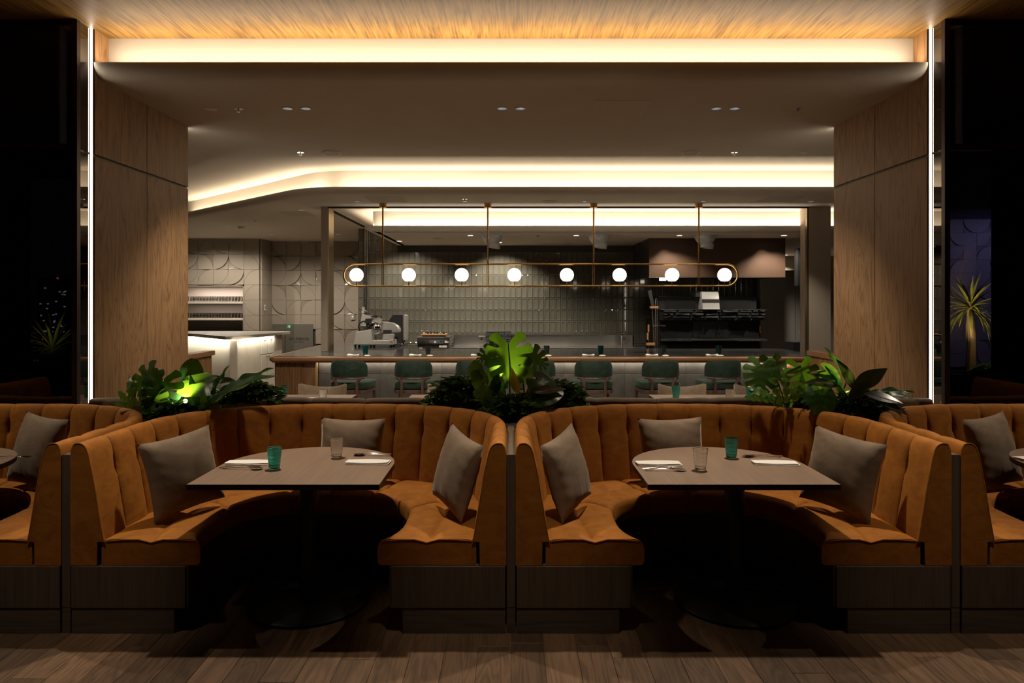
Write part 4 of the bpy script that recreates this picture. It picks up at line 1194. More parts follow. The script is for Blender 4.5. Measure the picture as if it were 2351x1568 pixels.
# ---------------------------------------------------------------- cream island at the back left
isl = thing('cream_island', 'cream bar island with rounded slab top and glowing underside at back left', 'bar island', (0, 0, 0))
PA, PB, PC = (-5.75, 12.45), (-4.56, 11.30), (-4.24, 12.85)
body = [(-6.6, 12.69), (-5.9, 12.62)] + [( -4.62, 11.45), (-4.50, 11.44), (-4.33, 12.75), (-4.33, 13.2), (-6.6, 13.2)]
top = [(-6.6, 12.54), (-5.9, 12.48), (-5.6, 12.3)] + fillet((-4.57, 11.28), (-5.6, 12.3), (-4.25, 12.85), 0.10, 6) + [(-4.21, 12.85), (-4.21, 13.3), (-6.6, 13.3)]
MB().prism(body, 0.0, 1.0).build('body', 'cream_lacquer', isl, bevel=0.01)
MB().prism(top, 1.012, 1.066).build('slab', 'cream_top', isl, bevel=0.008)
MB().prism([(-6.6, 12.63), (-5.9, 12.57), (-4.62, 11.40), (-4.48, 11.39), (-4.31, 12.72), (-4.33, 12.74), (-4.51, 11.44), (-4.61, 11.45), (-5.88, 12.62), (-6.6, 12.69)], 1.0, 1.010).build('light_strip', 'led_cove', isl)
v_ = Vector((-4.33, 12.75)) - Vector((-4.50, 11.44)); ln = v_.length; rz_ = math.atan2(v_.y, v_.x)
def face(a0, a1, z0, z1, nm, mat, t=0.012, par=isl):
    o = MB().box(a0, a1, -t, -0.001, z0, z1).build(nm, mat, par, bevel=0.002, segs=1)
    o.location = (-4.50, 11.44, 0); o.rotation_euler = (0, 0, rz_)
    return o
f0 = ln * 0.60
for a0, a1 in ((f0 + 0.02, f0 + 0.235), (f0 + 0.255, ln - 0.03)):
    d1 = face(a0, a1, 0.70, 0.985, 'drawer', 'fitting_white'); d2 = face(a0, a1, 0.05, 0.685, 'door', 'fitting_white')
    h = MB().box((a0 + a1) / 2 - 0.01, (a0 + a1) / 2 + 0.01, -0.03, -0.012, 0.93, 0.955).build('handle', 'chrome', d1)
    h = MB().box(a1 - 0.04 if a0 < f0 + 0.1 else a0 + 0.02, a1 - 0.02 if a0 < f0 + 0.1 else a0 + 0.04, -0.03, -0.012, 0.64, 0.665).build('handle', 'chrome', d2)
face(0.0, 0.03, 0.0, 1.0, 'corner_joint', 'cream_top', 0.004)
area('led_island_left', (-5.30, 11.99, 0.996), (1.75, 0.015), 11, (0.0, 0, math.atan2(-1.17, 1.28)), NEUT)
area('led_island_right', (-4.36, 12.08, 0.996), (1.35, 0.015), 5, (0.0, 0, rz_), NEUT)
# stemless glasses on the niche shelves
wg = MB().lathe([(0.0001, 0.0), (0.022, 0.0), (0.03, 0.02), (0.031, 0.06), (0.025, 0.115), (0.0235, 0.115), (0.029, 0.06), (0.027, 0.02), (0.0001, 0.006)], seg=14).mesh('wine_glass', 'thin_glass', smooth=True)
for z, lab, grp in ((1.6253, 'small clear glass on the upper niche shelf, in the %s row', 'glasses on the upper niche shelf'), (1.2703, 'small clear glass on the lower niche shelf, in the %s row', 'glasses on the lower niche shelf')):
    for r_ in range(2):
        for k in range(17):
            tag(link('wine_glass', wg, None, (-6.93 + 0.069 * k + 0.03 * r_, YA + 0.12 + 0.14 * r_, z)), lab % ('front', 'rear')[r_], 'glass', grp)
# grey hydrant doors with lettering, low on the arc wall
hd = thing('hydrant_cabinet', 'grey flush fire hydrant cabinet doors with dark lettering', 'cabinet', (0, YB, 0))
hx0, hxm, hx1 = XA + 0.03, at(655, 0, YB).x, at(719, 0, YB).x
ztop = at(0, 744, YB).z
MB().box(hx0, hxm - 0.006, -0.02, 0.035, 0.0, ztop).build('door', 'grey_door', hd, bevel=0.002, segs=1)
dr = MB().box(hxm + 0.006, hx1, -0.02, 0.035, 0.0, ztop).build('door', 'grey_door', hd, bevel=0.002, segs=1)
tz = at(0, 781, YB).z
text_part('lettering', '\u6d88\u706b\u7528\u6563\u6c34\u6813', 0.075, 'dark_print', hd, (at(687, 0, YB).x, -0.0215, tz))
text_part('lettering', 'FIRE HYDRANT', 0.032, 'dark_print', hd, (at(687, 0, YB).x, -0.0215, tz - 0.05))
text_part('lettering', '\u6d88\u706b\u5668', 0.075, 'dark_print', hd, (at(638.5, 0, YB).x, -0.0215, tz))
text_part('lettering', 'FIRE EXT.', 0.03, 'dark_print', hd, (at(638.5, 0, YB).x, -0.0215, tz - 0.05))
p = at(664, 749.5, YB)
sg = MB().box(p.x - 0.045, p.x + 0.045, -0.026, -0.0205, p.z - 0.045, p.z + 0.045).build('sign', 'exit_green', hd)
MB().box(p.x + 0.005, p.x + 0.03, -0.028, -0.026, p.z - 0.03, p.z + 0.03).prism([(p.x - 0.03, p.z - 0.02), (p.x - 0.012, p.z + 0.03), (p.x - 0.006, p.z + 0.01), (p.x - 0.004, p.z - 0.03), (p.x - 0.015, p.z - 0.005)], -0.028, -0.026, ax=1).build('pictogram', 'white_print', sg)['kind'] = 'stuff'
p = at(810, 727, YB)
sw = thing('wall_panel_switch', 'small wall plate with a green pilot light on the arc tiles', 'switch plate', (p.x, YB - 0.026, p.z))
MB().box(-0.045, 0.045, -0.012, 0.004, -0.07, 0.07).build('plate', 'column_paint', sw, bevel=0.003)
MB().lathe([(0.0001, 0.014), (0.009, 0.013), (0.009, 0.0)], seg=12, M=Matrix.Rotation(PI / 2, 3, 'X')).build('pilot_light', 'tiny_green', sw)
p = at(604, 706, 15.1)
sw = thing('light_switch', 'white light switch on the side return of the arc-tiled wall', 'switch plate', (XA + 0.046, 15.1, p.z))
MB().box(0, 0.008, -0.035, 0.035, -0.06, 0.06).build('plate', 'white_print', sw); MB().box(0.008, 0.011, -0.012, 0.012, -0.03, 0.03).build('rocker', 'dark_print', sw)
# ================================================================== kitchen
def pxbox(px0, px1, py0, py1, Y, d, mat, name, parent=None, off=(0, 0, 0), **kw):
    """box given by its outline in the picture at depth Y, reaching back by d"""
    a, b = at(px0, py1, Y), at(px1, py0, Y)
    return MB().box(a.x - off[0], b.x - off[0], Y - off[1], Y + d - off[1], a.z - off[2], b.z - off[2]).build(name, mat, parent, **kw)
def pxpoly(pts, Y, y0, y1, o):
    return [(at(px, py, Y).x - o[0], at(px, py, Y).z - o[2]) for px, py in pts]
# extraction hood
hz0, hz1 = 2.02, ZK
hood = thing('extraction_hood', 'large copper-brown clad extraction hood over the black oven', 'hood', (2.24, 11.3, hz0))
W = 4.45 - 2.24
MB().box(0, W, 0, 0.02, 0.012, hz1 - hz0 - 0.001).build('front_cladding', 'copper_cladding', hood, bevel=0.002, segs=1)
MB().box(0.0, 0.02, 0.021, 1.47, 0.012, hz1 - hz0 - 0.001).build('side_panel', 'graphite', hood)
MB().box(W - 0.02, W, 0.021, 1.47, 0.012, hz1 - hz0 - 0.001).build('side_panel', 'graphite', hood)
MB().box(-0.003, W + 0.003, -0.004, 0.05, 0.0, 0.012).build('lip', 'steel', hood)
MB().box(0.02, W - 0.02, 0.05, 1.47, 0.02, 0.04).build('underside', 'steel', hood)
MB().box(0.30, 0.40, 0.55, 0.62, -0.03, 0.019).build('work_light', 'lamp_glow', hood)
for px in (1530, 1757):
    L = on_ceiling(px, 543, ZK)
    spot('hood_washer', ((px - CX) * 11.05 / FPX, 11.08, ZK - 0.03), ((px - CX) * 11.3 / FPX, 11.32, 2.0), 9, 70, 0.6, NEUT, 0.015)
# pizza oven
YO = 11.5
ov = thing('pizza_oven', 'black pizza oven with rough stone mantel and white curved flue hood', 'oven', (3.28, YO, 0))
oo = (3.28, YO, 0)
pxbox(1515, 1743, 735, 860, YO, 1.2, 'black_paint', 'body', ov, oo)
up_ = MB()
a, b = at(1485 + 30, 711, YO), at(1743, 680, YO)
MB().box(a.x - oo[0], b.x - oo[0], 0.12, 1.2, a.z, b.z).build('upper_housing', 'black_metal', ov, bevel=0.004)
a, b = at(1530, 709, YO), at(1601, 687, YO)
MB().box(a.x - oo[0], b.x - oo[0], 0.11, 0.119, a.z, b.z).build('upper_opening', 'black_paint', ov)
a, b = at(1656, 709, YO), at(1728, 687, YO)
MB().box(a.x - oo[0], b.x - oo[0], 0.11, 0.119, a.z, b.z).build('upper_opening', 'black_paint', ov)
a, b = at(1515, 711, YO), at(1757, 709.5, YO)
MB().box(a.x - oo[0], b.x - oo[0], -0.10, 0.3, a.z, b.z).build('mantel_shelf', 'steel', ov)
# mantel of split stones
z0, z1 = at(0, 731, YO - 0.1).z, at(0, 711.5, YO - 0.1).z
x0, x1 = at(1522, 0, YO - 0.1).x - oo[0], at(1757, 0, YO - 0.1).x - oo[0]
rows = 3; rr = random.Random(3)
for r_ in range(rows):
    x = x0
    while x < x1 - 0.02:
        L = min(rr.uniform(0.10, 0.30), x1 - x)
        h0 = z0 + (z1 - z0) * r_ / rows; h1 = z0 + (z1 - z0) * (r_ + 1) / rows
        mb = MB()
        fr = [(x + 0.002, h0 + 0.002), (x + L * 0.4, h0 + rr.uniform(0.001, 0.012)), (x + L - 0.002, h0 + 0.002), (x + L - 0.002, h1 - 0.002), (x + L * 0.55, h1 - rr.uniform(0.001, 0.012)), (x + 0.002, h1 - 0.002)]
        d = rr.uniform(0.0, 0.05)
        n = 6; vs = [(px_, -0.08, pz) for px_, pz in fr] + [(x + L / 2 + (px_ - x - L / 2) * 0.75, -0.10 - d * rr.uniform(0.4, 1), (h0 + h1) / 2 + (pz - (h0 + h1) / 2) * 0.6) for px_, pz in fr]
        mb.add(vs, [(i, (i + 1) % n, n + (i + 1) % n, n + i) for i in range(n)] + [tuple(range(n, 2 * n))])
        mb.build('mantel_stone', 'rough_stone', ov); x += L
MB().box(x0 - 0.05, x1, -0.079, 0.3, z0 - 0.03, z1).build('mantel_core', 'black_paint', ov)
mb = MB(); k = x0
while k < x1 - 0.03:
    mb.prism([(k, z0 - 0.03), (k + 0.02, z0 - 0.03), (k + 0.03, z0), (k + 0.01, z0)], -0.088, -0.079, ax=1); k += 0.032
mb.build('rope_moulding', 'graphite', ov)['kind'] = 'stuff'
# curved white flue
fl_ = [(1612, 711), (1610, 681)] 
A = lambda px, py: (at(px, py, YO - 0.12).x - oo[0], at(px, py, YO - 0.12).z)
xa, xb = A(1612, 0)[0], A(1651, 0)[0]
zb_, zm, zt_ = A(0, 710)[1], A(0, 694)[1], A(0, 669)[1]
mb = MB()
cur = [(-0.16, zb_), (-0.13, zm - 0.005), (-0.13, zm), (-0.125, zm + 0.03), (-0.09, zt_ - 0.03), (-0.04, zt_ - 0.005), (0.03, zt_), (0.3, zt_), (0.3, zb_)]
mb.prism(cur, xa, xb, ax=0)
mb.build('flue_hood', 'silver_paint', ov, smooth=True, angle=50)
MB().box(xa - 0.003, xb + 0.003, -0.135, -0.12, zm - 0.004, zm + 0.05).build('flue_band', 'graphite', ov)
MB().box(xa - 0.07, xa, 0.0, 0.3, zt_ - 0.09, zt_ - 0.005).build('flue_box', 'graphite', ov)
a, b = at(1591, 776, YO), at(1672, 737, YO)
dr = MB().box(a.x - oo[0], b.x - oo[0], -0.012, -0.001, a.z, b.z).build('oven_door', 'black_metal', ov, bevel=0.003)
for px in (1613, 1650):
    p = at(px, 757, YO)
    MB().tube([(p.x - oo[0], -0.012, p.z + 0.06), (p.x - oo[0] + 0.0, -0.05, p.z + 0.05), (p.x - oo[0], -0.05, p.z - 0.05), (p.x - oo[0], -0.012, p.z - 0.06)], 0.008, 6).build('handle', 'black_metal', dr, smooth=True)
a, b = at(1516, 782, YO), at(1755, 777, YO)
MB().box(a.x - oo[0], b.x - oo[0], -0.14, -0.001, a.z, b.z).build('hearth_shelf', 'stone_top', ov, bevel=0.003)
a, b = at(1588, 781.5, YO - .14), at(1693, 777.5, YO - .14)
MB().box(a.x - oo[0], b.x - oo[0], -0.146, -0.1405, a.z, b.z).build('shelf_trim', 'steel', ov)
pxbox(1738, 1747, 748, 764, YO, 0.06, 'tan_wood', 'control_box', ov, oo)
# tool stand with peels beside the oven
ts = thing('oven_tool_rack', 'rack of long-handled oven tools with oak brackets beside the oven', 'tool rack', (2.2, 11.35, 0)); to = (2.2, 11.35, 0)
YT = 11.35
def tl(px, py, dy=0): p = at(px, py, YT + dy); return (p.x - to[0], dy, p.z)
MB().tube([tl(1509, 880), tl(1509, 690), tl(1507.5, 684), tl(1505, 686), tl(1504, 880)], 0.008, 6).build('hooked_rod', 'steel', ts, smooth=True)
MB().tube([tl(1498, 705), tl(1505, 880)], 0.007, 6).build('peel_handle', 'steel', ts)
a, b = tl(1488, 670), tl(1501, 706)
MB().prism([(tl(1487, 668)[0], tl(0, 668)[2]), (tl(1495, 665)[0], tl(0, 665)[2]), (tl(1503, 704)[0], tl(0, 704)[2]), (tl(1496, 706)[0], tl(0, 706)[2])], -0.006, 0.002, ax=1).build('peel_blade', 'graphite', ts)
a, b = tl(1492, 708), tl(1511, 703.5)
MB().box(a[0], b[0], -0.03, 0.03, a[2], b[2]).build('bracket', 'tan_wood', ts, bevel=0.003)
a, b = tl(1484, 793), tl(1503, 787)
MB().box(a[0], b[0], -0.03, 0.03, a[2], b[2]).build('bracket', 'tan_wood', ts, bevel=0.003)
MB().lathe([(0.0001, -0.012), (0.10, -0.010), (0.105, 0.008), (0.098, 0.010), (0.0001, 0.004)], (tl(1514, 748)[0], -0.01, tl(0, 748)[2]), 20).build('ladle_pan', 'steel', ts, smooth=True)
for px, y0, y1 in ((1489, 745, 762), (1487, 764, 780)):
    MB().tube([tl(px, y0), tl(px, y1)], 0.014, 8).build('wooden_grip', 'tan_wood', ts, smooth=True)
MB().tube([tl(1489.5, 762), tl(1490, 880)], 0.006, 6).build('tool_rod', 'steel', ts)
# galvanised exhaust spouts
def duct(px, label):
    L = on_ceiling(px, 540, ZK)
    t = thing('exhaust_spout', label, 'duct', L, 0, 'galvanised duct spouts')
    MB().lathe([(0.19, -0.0005), (0.19, -0.008), (0.165, -0.010), (0.16, -0.05), (0.15, -0.052), (0.145, -0.07), (0.10, -0.135), (0.09, -0.14)], seg=28).build('bowl', 'galvanised', t, smooth=True, angle=25)
    M = Matrix.Rotation(0.14, 3, 'Y')
    MB().lathe([(0.10, 0.0), (0.10, -0.075), (0.094, -0.075), (0.094, -0.01), (0.0001, -0.01)], (0.03, -0.01, -0.125), 28, M=M).build('nozzle', 'galvanised', t, smooth=True, angle=25)
duct(1130, 'galvanised exhaust spout in the kitchen ceiling, left of three')
duct(1375, 'galvanised exhaust spout in the kitchen ceiling, middle of three')
duct(1619, 'galvanised exhaust spout before the copper hood, right of three')
# stainless work counter
wc = thing('steel_worktop', 'stainless steel kitchen worktop with upstand along the tiled wall', 'worktop', (0, 12.1, 0))
XW0, XW1 = at(1036, 0, 12.1).x, at(1487, 0, 12.1).x
MB().box(XW0, XW1, 0.0, 0.66, 0.80, 0.83).build('top', 'steel', wc, bevel=0.003)
MB().box(XW0, XW1, 0.005, 0.02, 0.76, 0.80).build('front_edge', 'steel', wc)
MB().box(XW0 + 0.02, XW1 - 0.02, 0.05, 0.64, 0.0, 0.76).build('cabinets', 'black_paint', wc)
MB().box(XW0, XW1 - 0.15, 0.64, 0.66, 0.83, 1.02).build('upstand', 'steel', wc)
MB().box(XW0 + 0.85, XW0 + 2.6, 0.60, 0.639, 1.02, 1.03).build('upstand_cap', 'steel', wc)
# faucet
p = at(1428, 800, 12.45)
fc = thing('faucet', 'chrome mixer tap standing on the steel worktop', 'tap', (p.x, 12.45, 0.8305))
MB().lathe([(0.025, 0.0), (0.025, 0.01), (0.016, 0.015), (0.016, 0.17), (0.02, 0.175), (0.02, 0.22), (0.0001, 0.23)], seg=14).build('body', 'chrome', fc, smooth=True, angle=40)
MB().tube([(0, 0, 0.15), (0.01, -0.08, 0.17), (0.012, -0.15, 0.16), (0.012, -0.17, 0.13)], 0.011, 8).build('spout', 'chrome', fc, smooth=True)
MB().tube([(0, 0, 0.22), (0.03, -0.05, 0.25)], 0.007, 6).build('lever', 'chrome', fc)
# wall socket on the upstand, seen left of the rack
p = at(1106, 778, 12.73)
so = thing('wall_socket', 'square steel socket plate on the worktop upstand', 'socket', (p.x, 12.739, p.z))
MB().box(-0.06, 0.06, -0.012, 0.0, -0.05, 0.05).build('plate', 'steel', so, bevel=0.003)
MB().lathe([(0.0001, 0.016), (0.02, 0.015), (0.02, 0.0)], seg=14, M=Matrix.Rotation(PI / 2, 3, 'X')).build('socket_hole', 'black_paint', so)
# condiment rack with compartments
p0, p1 = at(1116, 797, 12.4), at(1173, 761, 12.4)
rk = thing('compartment_rack', 'steel compartment rack with a grid of small drawers behind the big leaf', 'rack', (p0.x, 12.4, 0.8305))
w_, h_ = p1.x - p0.x, p1.z - 0.8305
MB().box(0, w_, 0.01, 0.2, 0, h_).build('case', 'graphite', rk)
MB().box(0, w_, -0.002, 0.2, h_ - 0.012, h_ + 0.001).build('case_top', 'steel', rk)
for i in range(4):
    for j in range(3):
        d = MB().box(w_ * (i + 0.06) / 4, w_ * (i + 0.94) / 4, -0.004, 0.009, h_ * (j + 0.08) / 3.2, h_ * (j + 0.92) / 3.2).build('drawer', 'graphite', rk, bevel=0.002, segs=1)
        MB().box(w_ * (i + 0.35) / 4, w_ * (i + 0.65) / 4, -0.012, -0.004, h_ * (j + 0.45) / 3.2, h_ * (j + 0.60) / 3.2).build('knob', 'chrome', d)
p = at(1187, 772, 12.45)
tag(MB().lathe([(0.0001, 0.0), (0.03, 0.0), (0.03, 0.21), (0.028, 0.21), (0.028, 0.006), (0.0001, 0.006)], seg=18).build('glass_cylinder', 'glass_clear', None, smooth=True), 'tall clear glass cylinder on the steel worktop', 'glass').location = (p.x, 12.45, 0.8305)
# heated unit
YH = 11.75; p0, p1 = at(957.5, 791, YH), at(1036, 773.5, YH)
hu = thing('heating_unit', 'grey steel countertop heater with red knob and control panel', 'heater', ((p0.x + p1.x) / 2, YH, 0)); hx = (p0.x + p1.x) / 2; hw = (p1.x - p0.x) / 2
MB().box(-hw, hw - 0.03, 0.0, 0.5, p0.z, p1.z).build('housing', 'steel', hu, bevel=0.006)
MB().box(-hw + 0.01, hw - 0.06, 0.02, 0.45, 0.0, p0.z).build('stand', 'graphite', hu)
def hp(px0, px1, py0, py1, nm, mat, d=0.006):
    a, b = at(px0, py1, YH), at(px1, py0, YH)
    return MB().box(a.x - hx, b.x - hx, -d, -0.0005, a.z, b.z).build(nm, mat, hu)
hp(962, 977, 782, 787, 'badge', 'graphite'); hp(985.5, 1018, 781, 789, 'control_panel', 'panel_blue', 0.004)
hp(1011, 1016, 782, 784.5, 'display', 'dark_print', 0.008); hp(1021, 1030, 782, 787, 'sticker', 'white_print', 0.004); hp(1025.5, 1030, 782, 784, 'sticker_red', 'red_plastic', 0.006)
hp(1008, 1026, 793, 798, 'warning_label', 'white_print', 0.004); hp(1013, 1017, 793, 794.5, 'label_yellow', 'yellow_print', 0.006); hp(962, 970, 798, 800, 'maker_plate', 'white_print', 0.004)
for px, r_, m in ((990, 0.012, 'red_plastic'), (999, 0.018, 'white_print')):
    p = at(px, 785.5, YH)
    MB().lathe([(0.0001, 0.03), (r_, 0.028), (r_, 0.004)], (p.x - hx, 0, p.z), 14, M=Matrix.Rotation(PI / 2, 3, 'X')).build('knob', m, hu, smooth=True, angle=40)
a, b = at(967, 773, YH), at(1024, 769.5, YH)
ty = thing('serving_tray', 'oak tray with raised foot on the countertop heater', 'tray', (hx - 0.02, YH + 0.2, p1.z + 0.0005))
MB().box(-0.19, 0.19, -0.13, 0.13, 0.0, 0.022).build('foot', 'graphite', ty)
MB().box(-0.215, 0.215, -0.15, 0.15, 0.022, 0.042).build('board', 'tan_wood', ty, bevel=0.006)
for k in range(7):
    x = hx - 0.02 - 0.17 + 0.056 * k; z = p1.z + 0.0430
    mm = 'black_metal' if k not in (0, 5) else ('glass_clear' if k == 0 else 'glass_deep_teal')
    tag(MB().lathe([(0.0001, 0.0), (0.017, 0.0), (0.018, 0.02), (0.014, 0.03), (0.008, 0.034), (0.008, 0.046), (0.0001, 0.047)], seg=14).build('spice_bottle', mm, None, smooth=True, angle=40),
        'tiny bottle on the oak tray, %s from the left' % nth[k], 'bottle', 'tiny bottles on the oak tray').location = (x, YH + 0.2 + (0.03 if k % 2 else -0.03), z)
# ---------------------------------------------------------------- meat slicer on the bar wing
YS = 10.8
so_ = (at(862, 0, YS).x, YS, ZC)
sl = thing('meat_slicer', 'silver meat slicer with round blade on the left end of the bar', 'meat slicer', so_)
def S(pts): return [(at(px, py, YS).x - so_[0], at(px, py, YS).z - so_[2]) for px, py in pts]
MB().prism(S([(815, 790.5), (821, 761.5), (843, 757), (856, 755), (859, 780.6), (894, 780), (905, 778.7), (907, 790.5)]), -0.12, 0.20, ax=1).build('base', 'silver_paint', sl, bevel=0.008)
for px in (819, 854, 900):
    for y in (-0.09, 0.16):
        x = at(px, 0, YS).x - so_[0]
        MB().lathe([(0.014, 0.0), (0.018, 0.025), (0.018, 0.045)], (x, y, 0), 10).build('foot', 'black_metal', sl)
MB().prism(S([(825.5, 748), (830.6, 718), (836, 722), (876.5, 731.5), (873, 745), (850, 750)]), 0.02, 0.05, ax=1).build('gauge_plate', 'silver_paint', sl, bevel=0.005)
MB().prism(S([(858, 739), (871, 738.5), (888, 739.5), (902, 742), (912, 748), (917, 756), (916.5, 764), (875, 765), (862, 768)]), 0.04, 0.19, ax=1).build('motor_housing', 'silver_paint', sl, bevel=0.02, segs=3, smooth=True)
bx, bz = S([(860, 754)])[0]
MB().lathe([(0.0001, 0.03), (0.07, 0.024), (0.098, 0.006), (0.098, 0.0), (0.0001, 0.0)], (bx, 0.02, bz), 36, M=Matrix.Rotation(PI / 2, 3, 'X')).build('blade', 'chrome', sl, smooth=True, angle=40)
gx_, gz_ = S([(838, 750)])[0]
MB().tube([(gx_ + 0.085 * math.cos(a), -0.06, gz_ + 0.085 * math.sin(a)) for a in [0.3 + 3.6 * k / 16 for k in range(17)]], 0.011, 8).build('blade_guard', 'black_metal', sl, smooth=True)
MB().prism(S([(840, 742), (842, 731), (856, 730.5), (853, 742)]), -0.10, -0.02, ax=1).build('control_box', 'graphite', sl, bevel=0.005)
MB().prism(S([(842, 742), (846.5, 742), (848, 757), (843, 757)]), -0.06, -0.03, ax=1).build('arm', 'graphite', sl)
MB().tube([(*S([(833, 707)])[0][:1], 0.03, S([(833, 707)])[0][1]), (S([(834, 712)])[0][0], 0.03, S([(834, 712)])[0][1]), (S([(856, 726)])[0][0], 0.03, S([(856, 726)])[0][1])], [0.02, 0.016, 0.012], 8).build('carriage_arm', 'chrome', sl, smooth=True)
MB().prism(S([(829, 719), (831, 704), (837, 705), (836, 719)]), 0.01, 0.05, ax=1).build('arm_bracket', 'silver_paint', sl, bevel=0.004)
MB().prism(S([(850, 727), (860, 723), (869, 725), (864, 730)]), 0.0, 0.06, ax=1).build('pusher', 'graphite', sl, bevel=0.004)
for q in ((861, 722, 862, 715), (873, 736, 875, 725)):
    a, b = S([q[:2], q[2:]]); MB().tube([(a[0], 0.03, a[1]), (b[0], 0.03, b[1])], 0.010, 8).build('pin', 'chrome', sl)
MB().prism(S([(881, 769), (881, 757), (900, 757), (901, 765), (895, 768), (895, 775), (888, 775), (887, 769)]), -0.05, -0.02, ax=1).build('handle', 'graphite', sl, bevel=0.004)
MB().prism(S([(880, 779), (882, 767), (905, 766), (906, 779)]), -0.08, 0.04, ax=1).build('carriage', 'silver_paint', sl, bevel=0.006)
a = S([(911, 774)])[0]
MB().lathe([(0.0001, 0.05), (0.026, 0.045), (0.028, 0.0)], (a[0], 0.0, a[1]), 16, M=Matrix.Rotation(PI / 2, 3, 'X')).box(a[0] - 0.05, a[0], 0.0, 0.04, a[1] - 0.012, a[1] + 0.012).build('dial', 'black_metal', sl, smooth=True, angle=40)
a = S([(901, 783)])[0]
MB().box(a[0] - 0.008, a[0] + 0.008, -0.126, -0.118, a[1] - 0.012, a[1] + 0.012).build('red_button', 'red_plastic', sl)
# black wedge appliance behind the slicer
YM = 11.45; mo = (at(912, 0, YM).x, YM, ZC)
wm = thing('wedge_appliance', 'tall black wedge-shaped appliance with silver edge behind the slicer', 'appliance', mo)
def Q(pts): return [(at(px, py, YM).x - mo[0], at(px, py, YM).z - mo[2]) for px, py in pts]
zf = Q([(0, 787.5)])[0][1]
MB().prism(Q([(888, 741), (903, 722), (924, 722), (924, 787.5), (893, 787.5)]), 0.0, 0.32, ax=1).build('body', 'graphite', wm, bevel=0.006)
MB().prism(Q([(924.5, 722), (926.5, 722), (926.5, 782), (924.5, 782)]), -0.01, 0.32, ax=1).build('trim', 'steel', wm)
MB().prism(Q([(926.7, 723), (931.5, 725), (931.5, 781), (926.7, 781)]), 0.0, 0.30, ax=1).build('side_case', 'silver_paint', wm)
for px in (897, 921):
    x = Q([(px, 0)])[0][0]
    for y in (0.04, 0.28): MB().lathe([(0.018, 0.0), (0.012, zf + 0.01)], (x, y, 0), 10).build('foot', 'chrome', wm)
# ---------------------------------------------------------------- steel cold store on the right, monitor
fs_ = thing('cold_store', 'tall stainless refrigerator wall right of the black oven', 'refrigerator', (4.52, 12.6, 0))
MB().box(0.0, 1.7, 0.03, 0.85, 0.0, 2.2).build('case', 'steel_satin', fs_)
MB().box(0.01, 0.62, 0.0, 0.029, 0.02, 2.18).build('door', 'steel_satin', fs_, bevel=0.004)
MB().box(0.63, 1.25, 0.0, 0.029, 0.02, 2.18).build('door', 'steel_satin', fs_, bevel=0.004)
p = at(1839, 761, 12.6)
for dx in (0.0, 0.12):
    MB().lathe([(0.030, 0.0), (0.030, 0.006), (0.024, 0.006), (0.024, 0.0)], (p.x - 4.52 + dx, 0.0, p.z), 20, M=Matrix.Rotation(PI / 2, 3, 'X')).build('round_badge', 'white_print', fs_)
p = at(1841, 613, 10.9)
mo_ = thing('hanging_monitor', 'black hanging box beside the right column in the kitchen', 'monitor', (p.x + 0.1, 10.9, 0))
MB().box(-0.17, 0.3, 0.0, 0.12, 1.875, 2.47).build('case', 'black_paint', mo_, bevel=0.006)
MB().box(0.03, 0.07, 0.04, 0.08, 2.47, ZK - 0.0005).build('hanger', 'black_metal', mo_)
tag(MB().box(4.28, 4.6, 10.55, 10.9, 0.0, 1.02).box(4.3, 4.58, 10.54, 10.55, 0.05, 0.9).build('service_cabinet', 'graphite', None, bevel=0.004), 'dark cabinet at the foot of the right column behind the bar', 'cabinet')
# ================================================================== plants
def frame(T, N):
    y = Vector(T).normalized(); z = Vector(N); z = (z - y * z.dot(y)).normalized(); x = y.cross(z)
    return Matrix((x, y, z)).transposed()
def interp(xs, ys, t):
    for a, b, c, d in zip(xs, xs[1:], ys, ys[1:]):
        if t <= b: return c + (d - c) * (t - a) / (b - a)
    return ys[-1]
def monstera_mesh(name='leaf', lobes=6, cup=0.16, slots=True, mat='leaf_monstera', seed=0):
    rnd = random.Random(seed); mb = MB(); nt_, ns = 5, 9
    for sg in (-1, 1):
        for i in range(lobes):
            lv = rnd.uniform(0.94, 1.04); vs = []
            for a in range(nt_ + 1):
                for b in range(ns + 1):
                    s = b / ns; e = (a / nt_ - 0.5) * 2
                    k = 1.0
                    if slots and s > 0.36 and i < lobes - 1 + 0.5: k = 1 - 0.30 * min(1, (s - 0.36) / 0.2)
                    t = (i + 0.5 + 0.5 * e * k) / lobes
                    th = math.radians(interp((0, 0.2, 0.5, 0.8, 1), (150, 108, 70, 38, 4), t))
                    ln = interp((0, 0.12, 0.3, 0.5, 0.75, 1), (0.40, 0.54, 0.60, 0.55, 0.42, 0.24), t) * lv
                    m = 0.80 * t
                    r = s * ln * (1 - (0.07 * e * e * s if slots else 0))
                    x = sg * r * math.sin(th); y = m + r * math.cos(th)
                    z = -cup * (x * x + 0.7 * (y - 0.3) ** 2) * 2 + 0.10 * abs(x) + 0.012 * math.sin(9 * t * PI) * s
                    vs.append((x, y, z))
            w = ns + 1
            mb.add(vs, [(a * w + b, (a + 1) * w + b, (a + 1) * w + b + 1, a * w + b + 1) for a in range(nt_) for b in range(ns)])
    mb.tube([(0, -0.02, 0.004), (0, 0.3, -0.01), (0, 0.80, -0.09)], [0.006, 0.005, 0.002], 5)
    return mb.mesh(name, mat, smooth=True, angle=85)
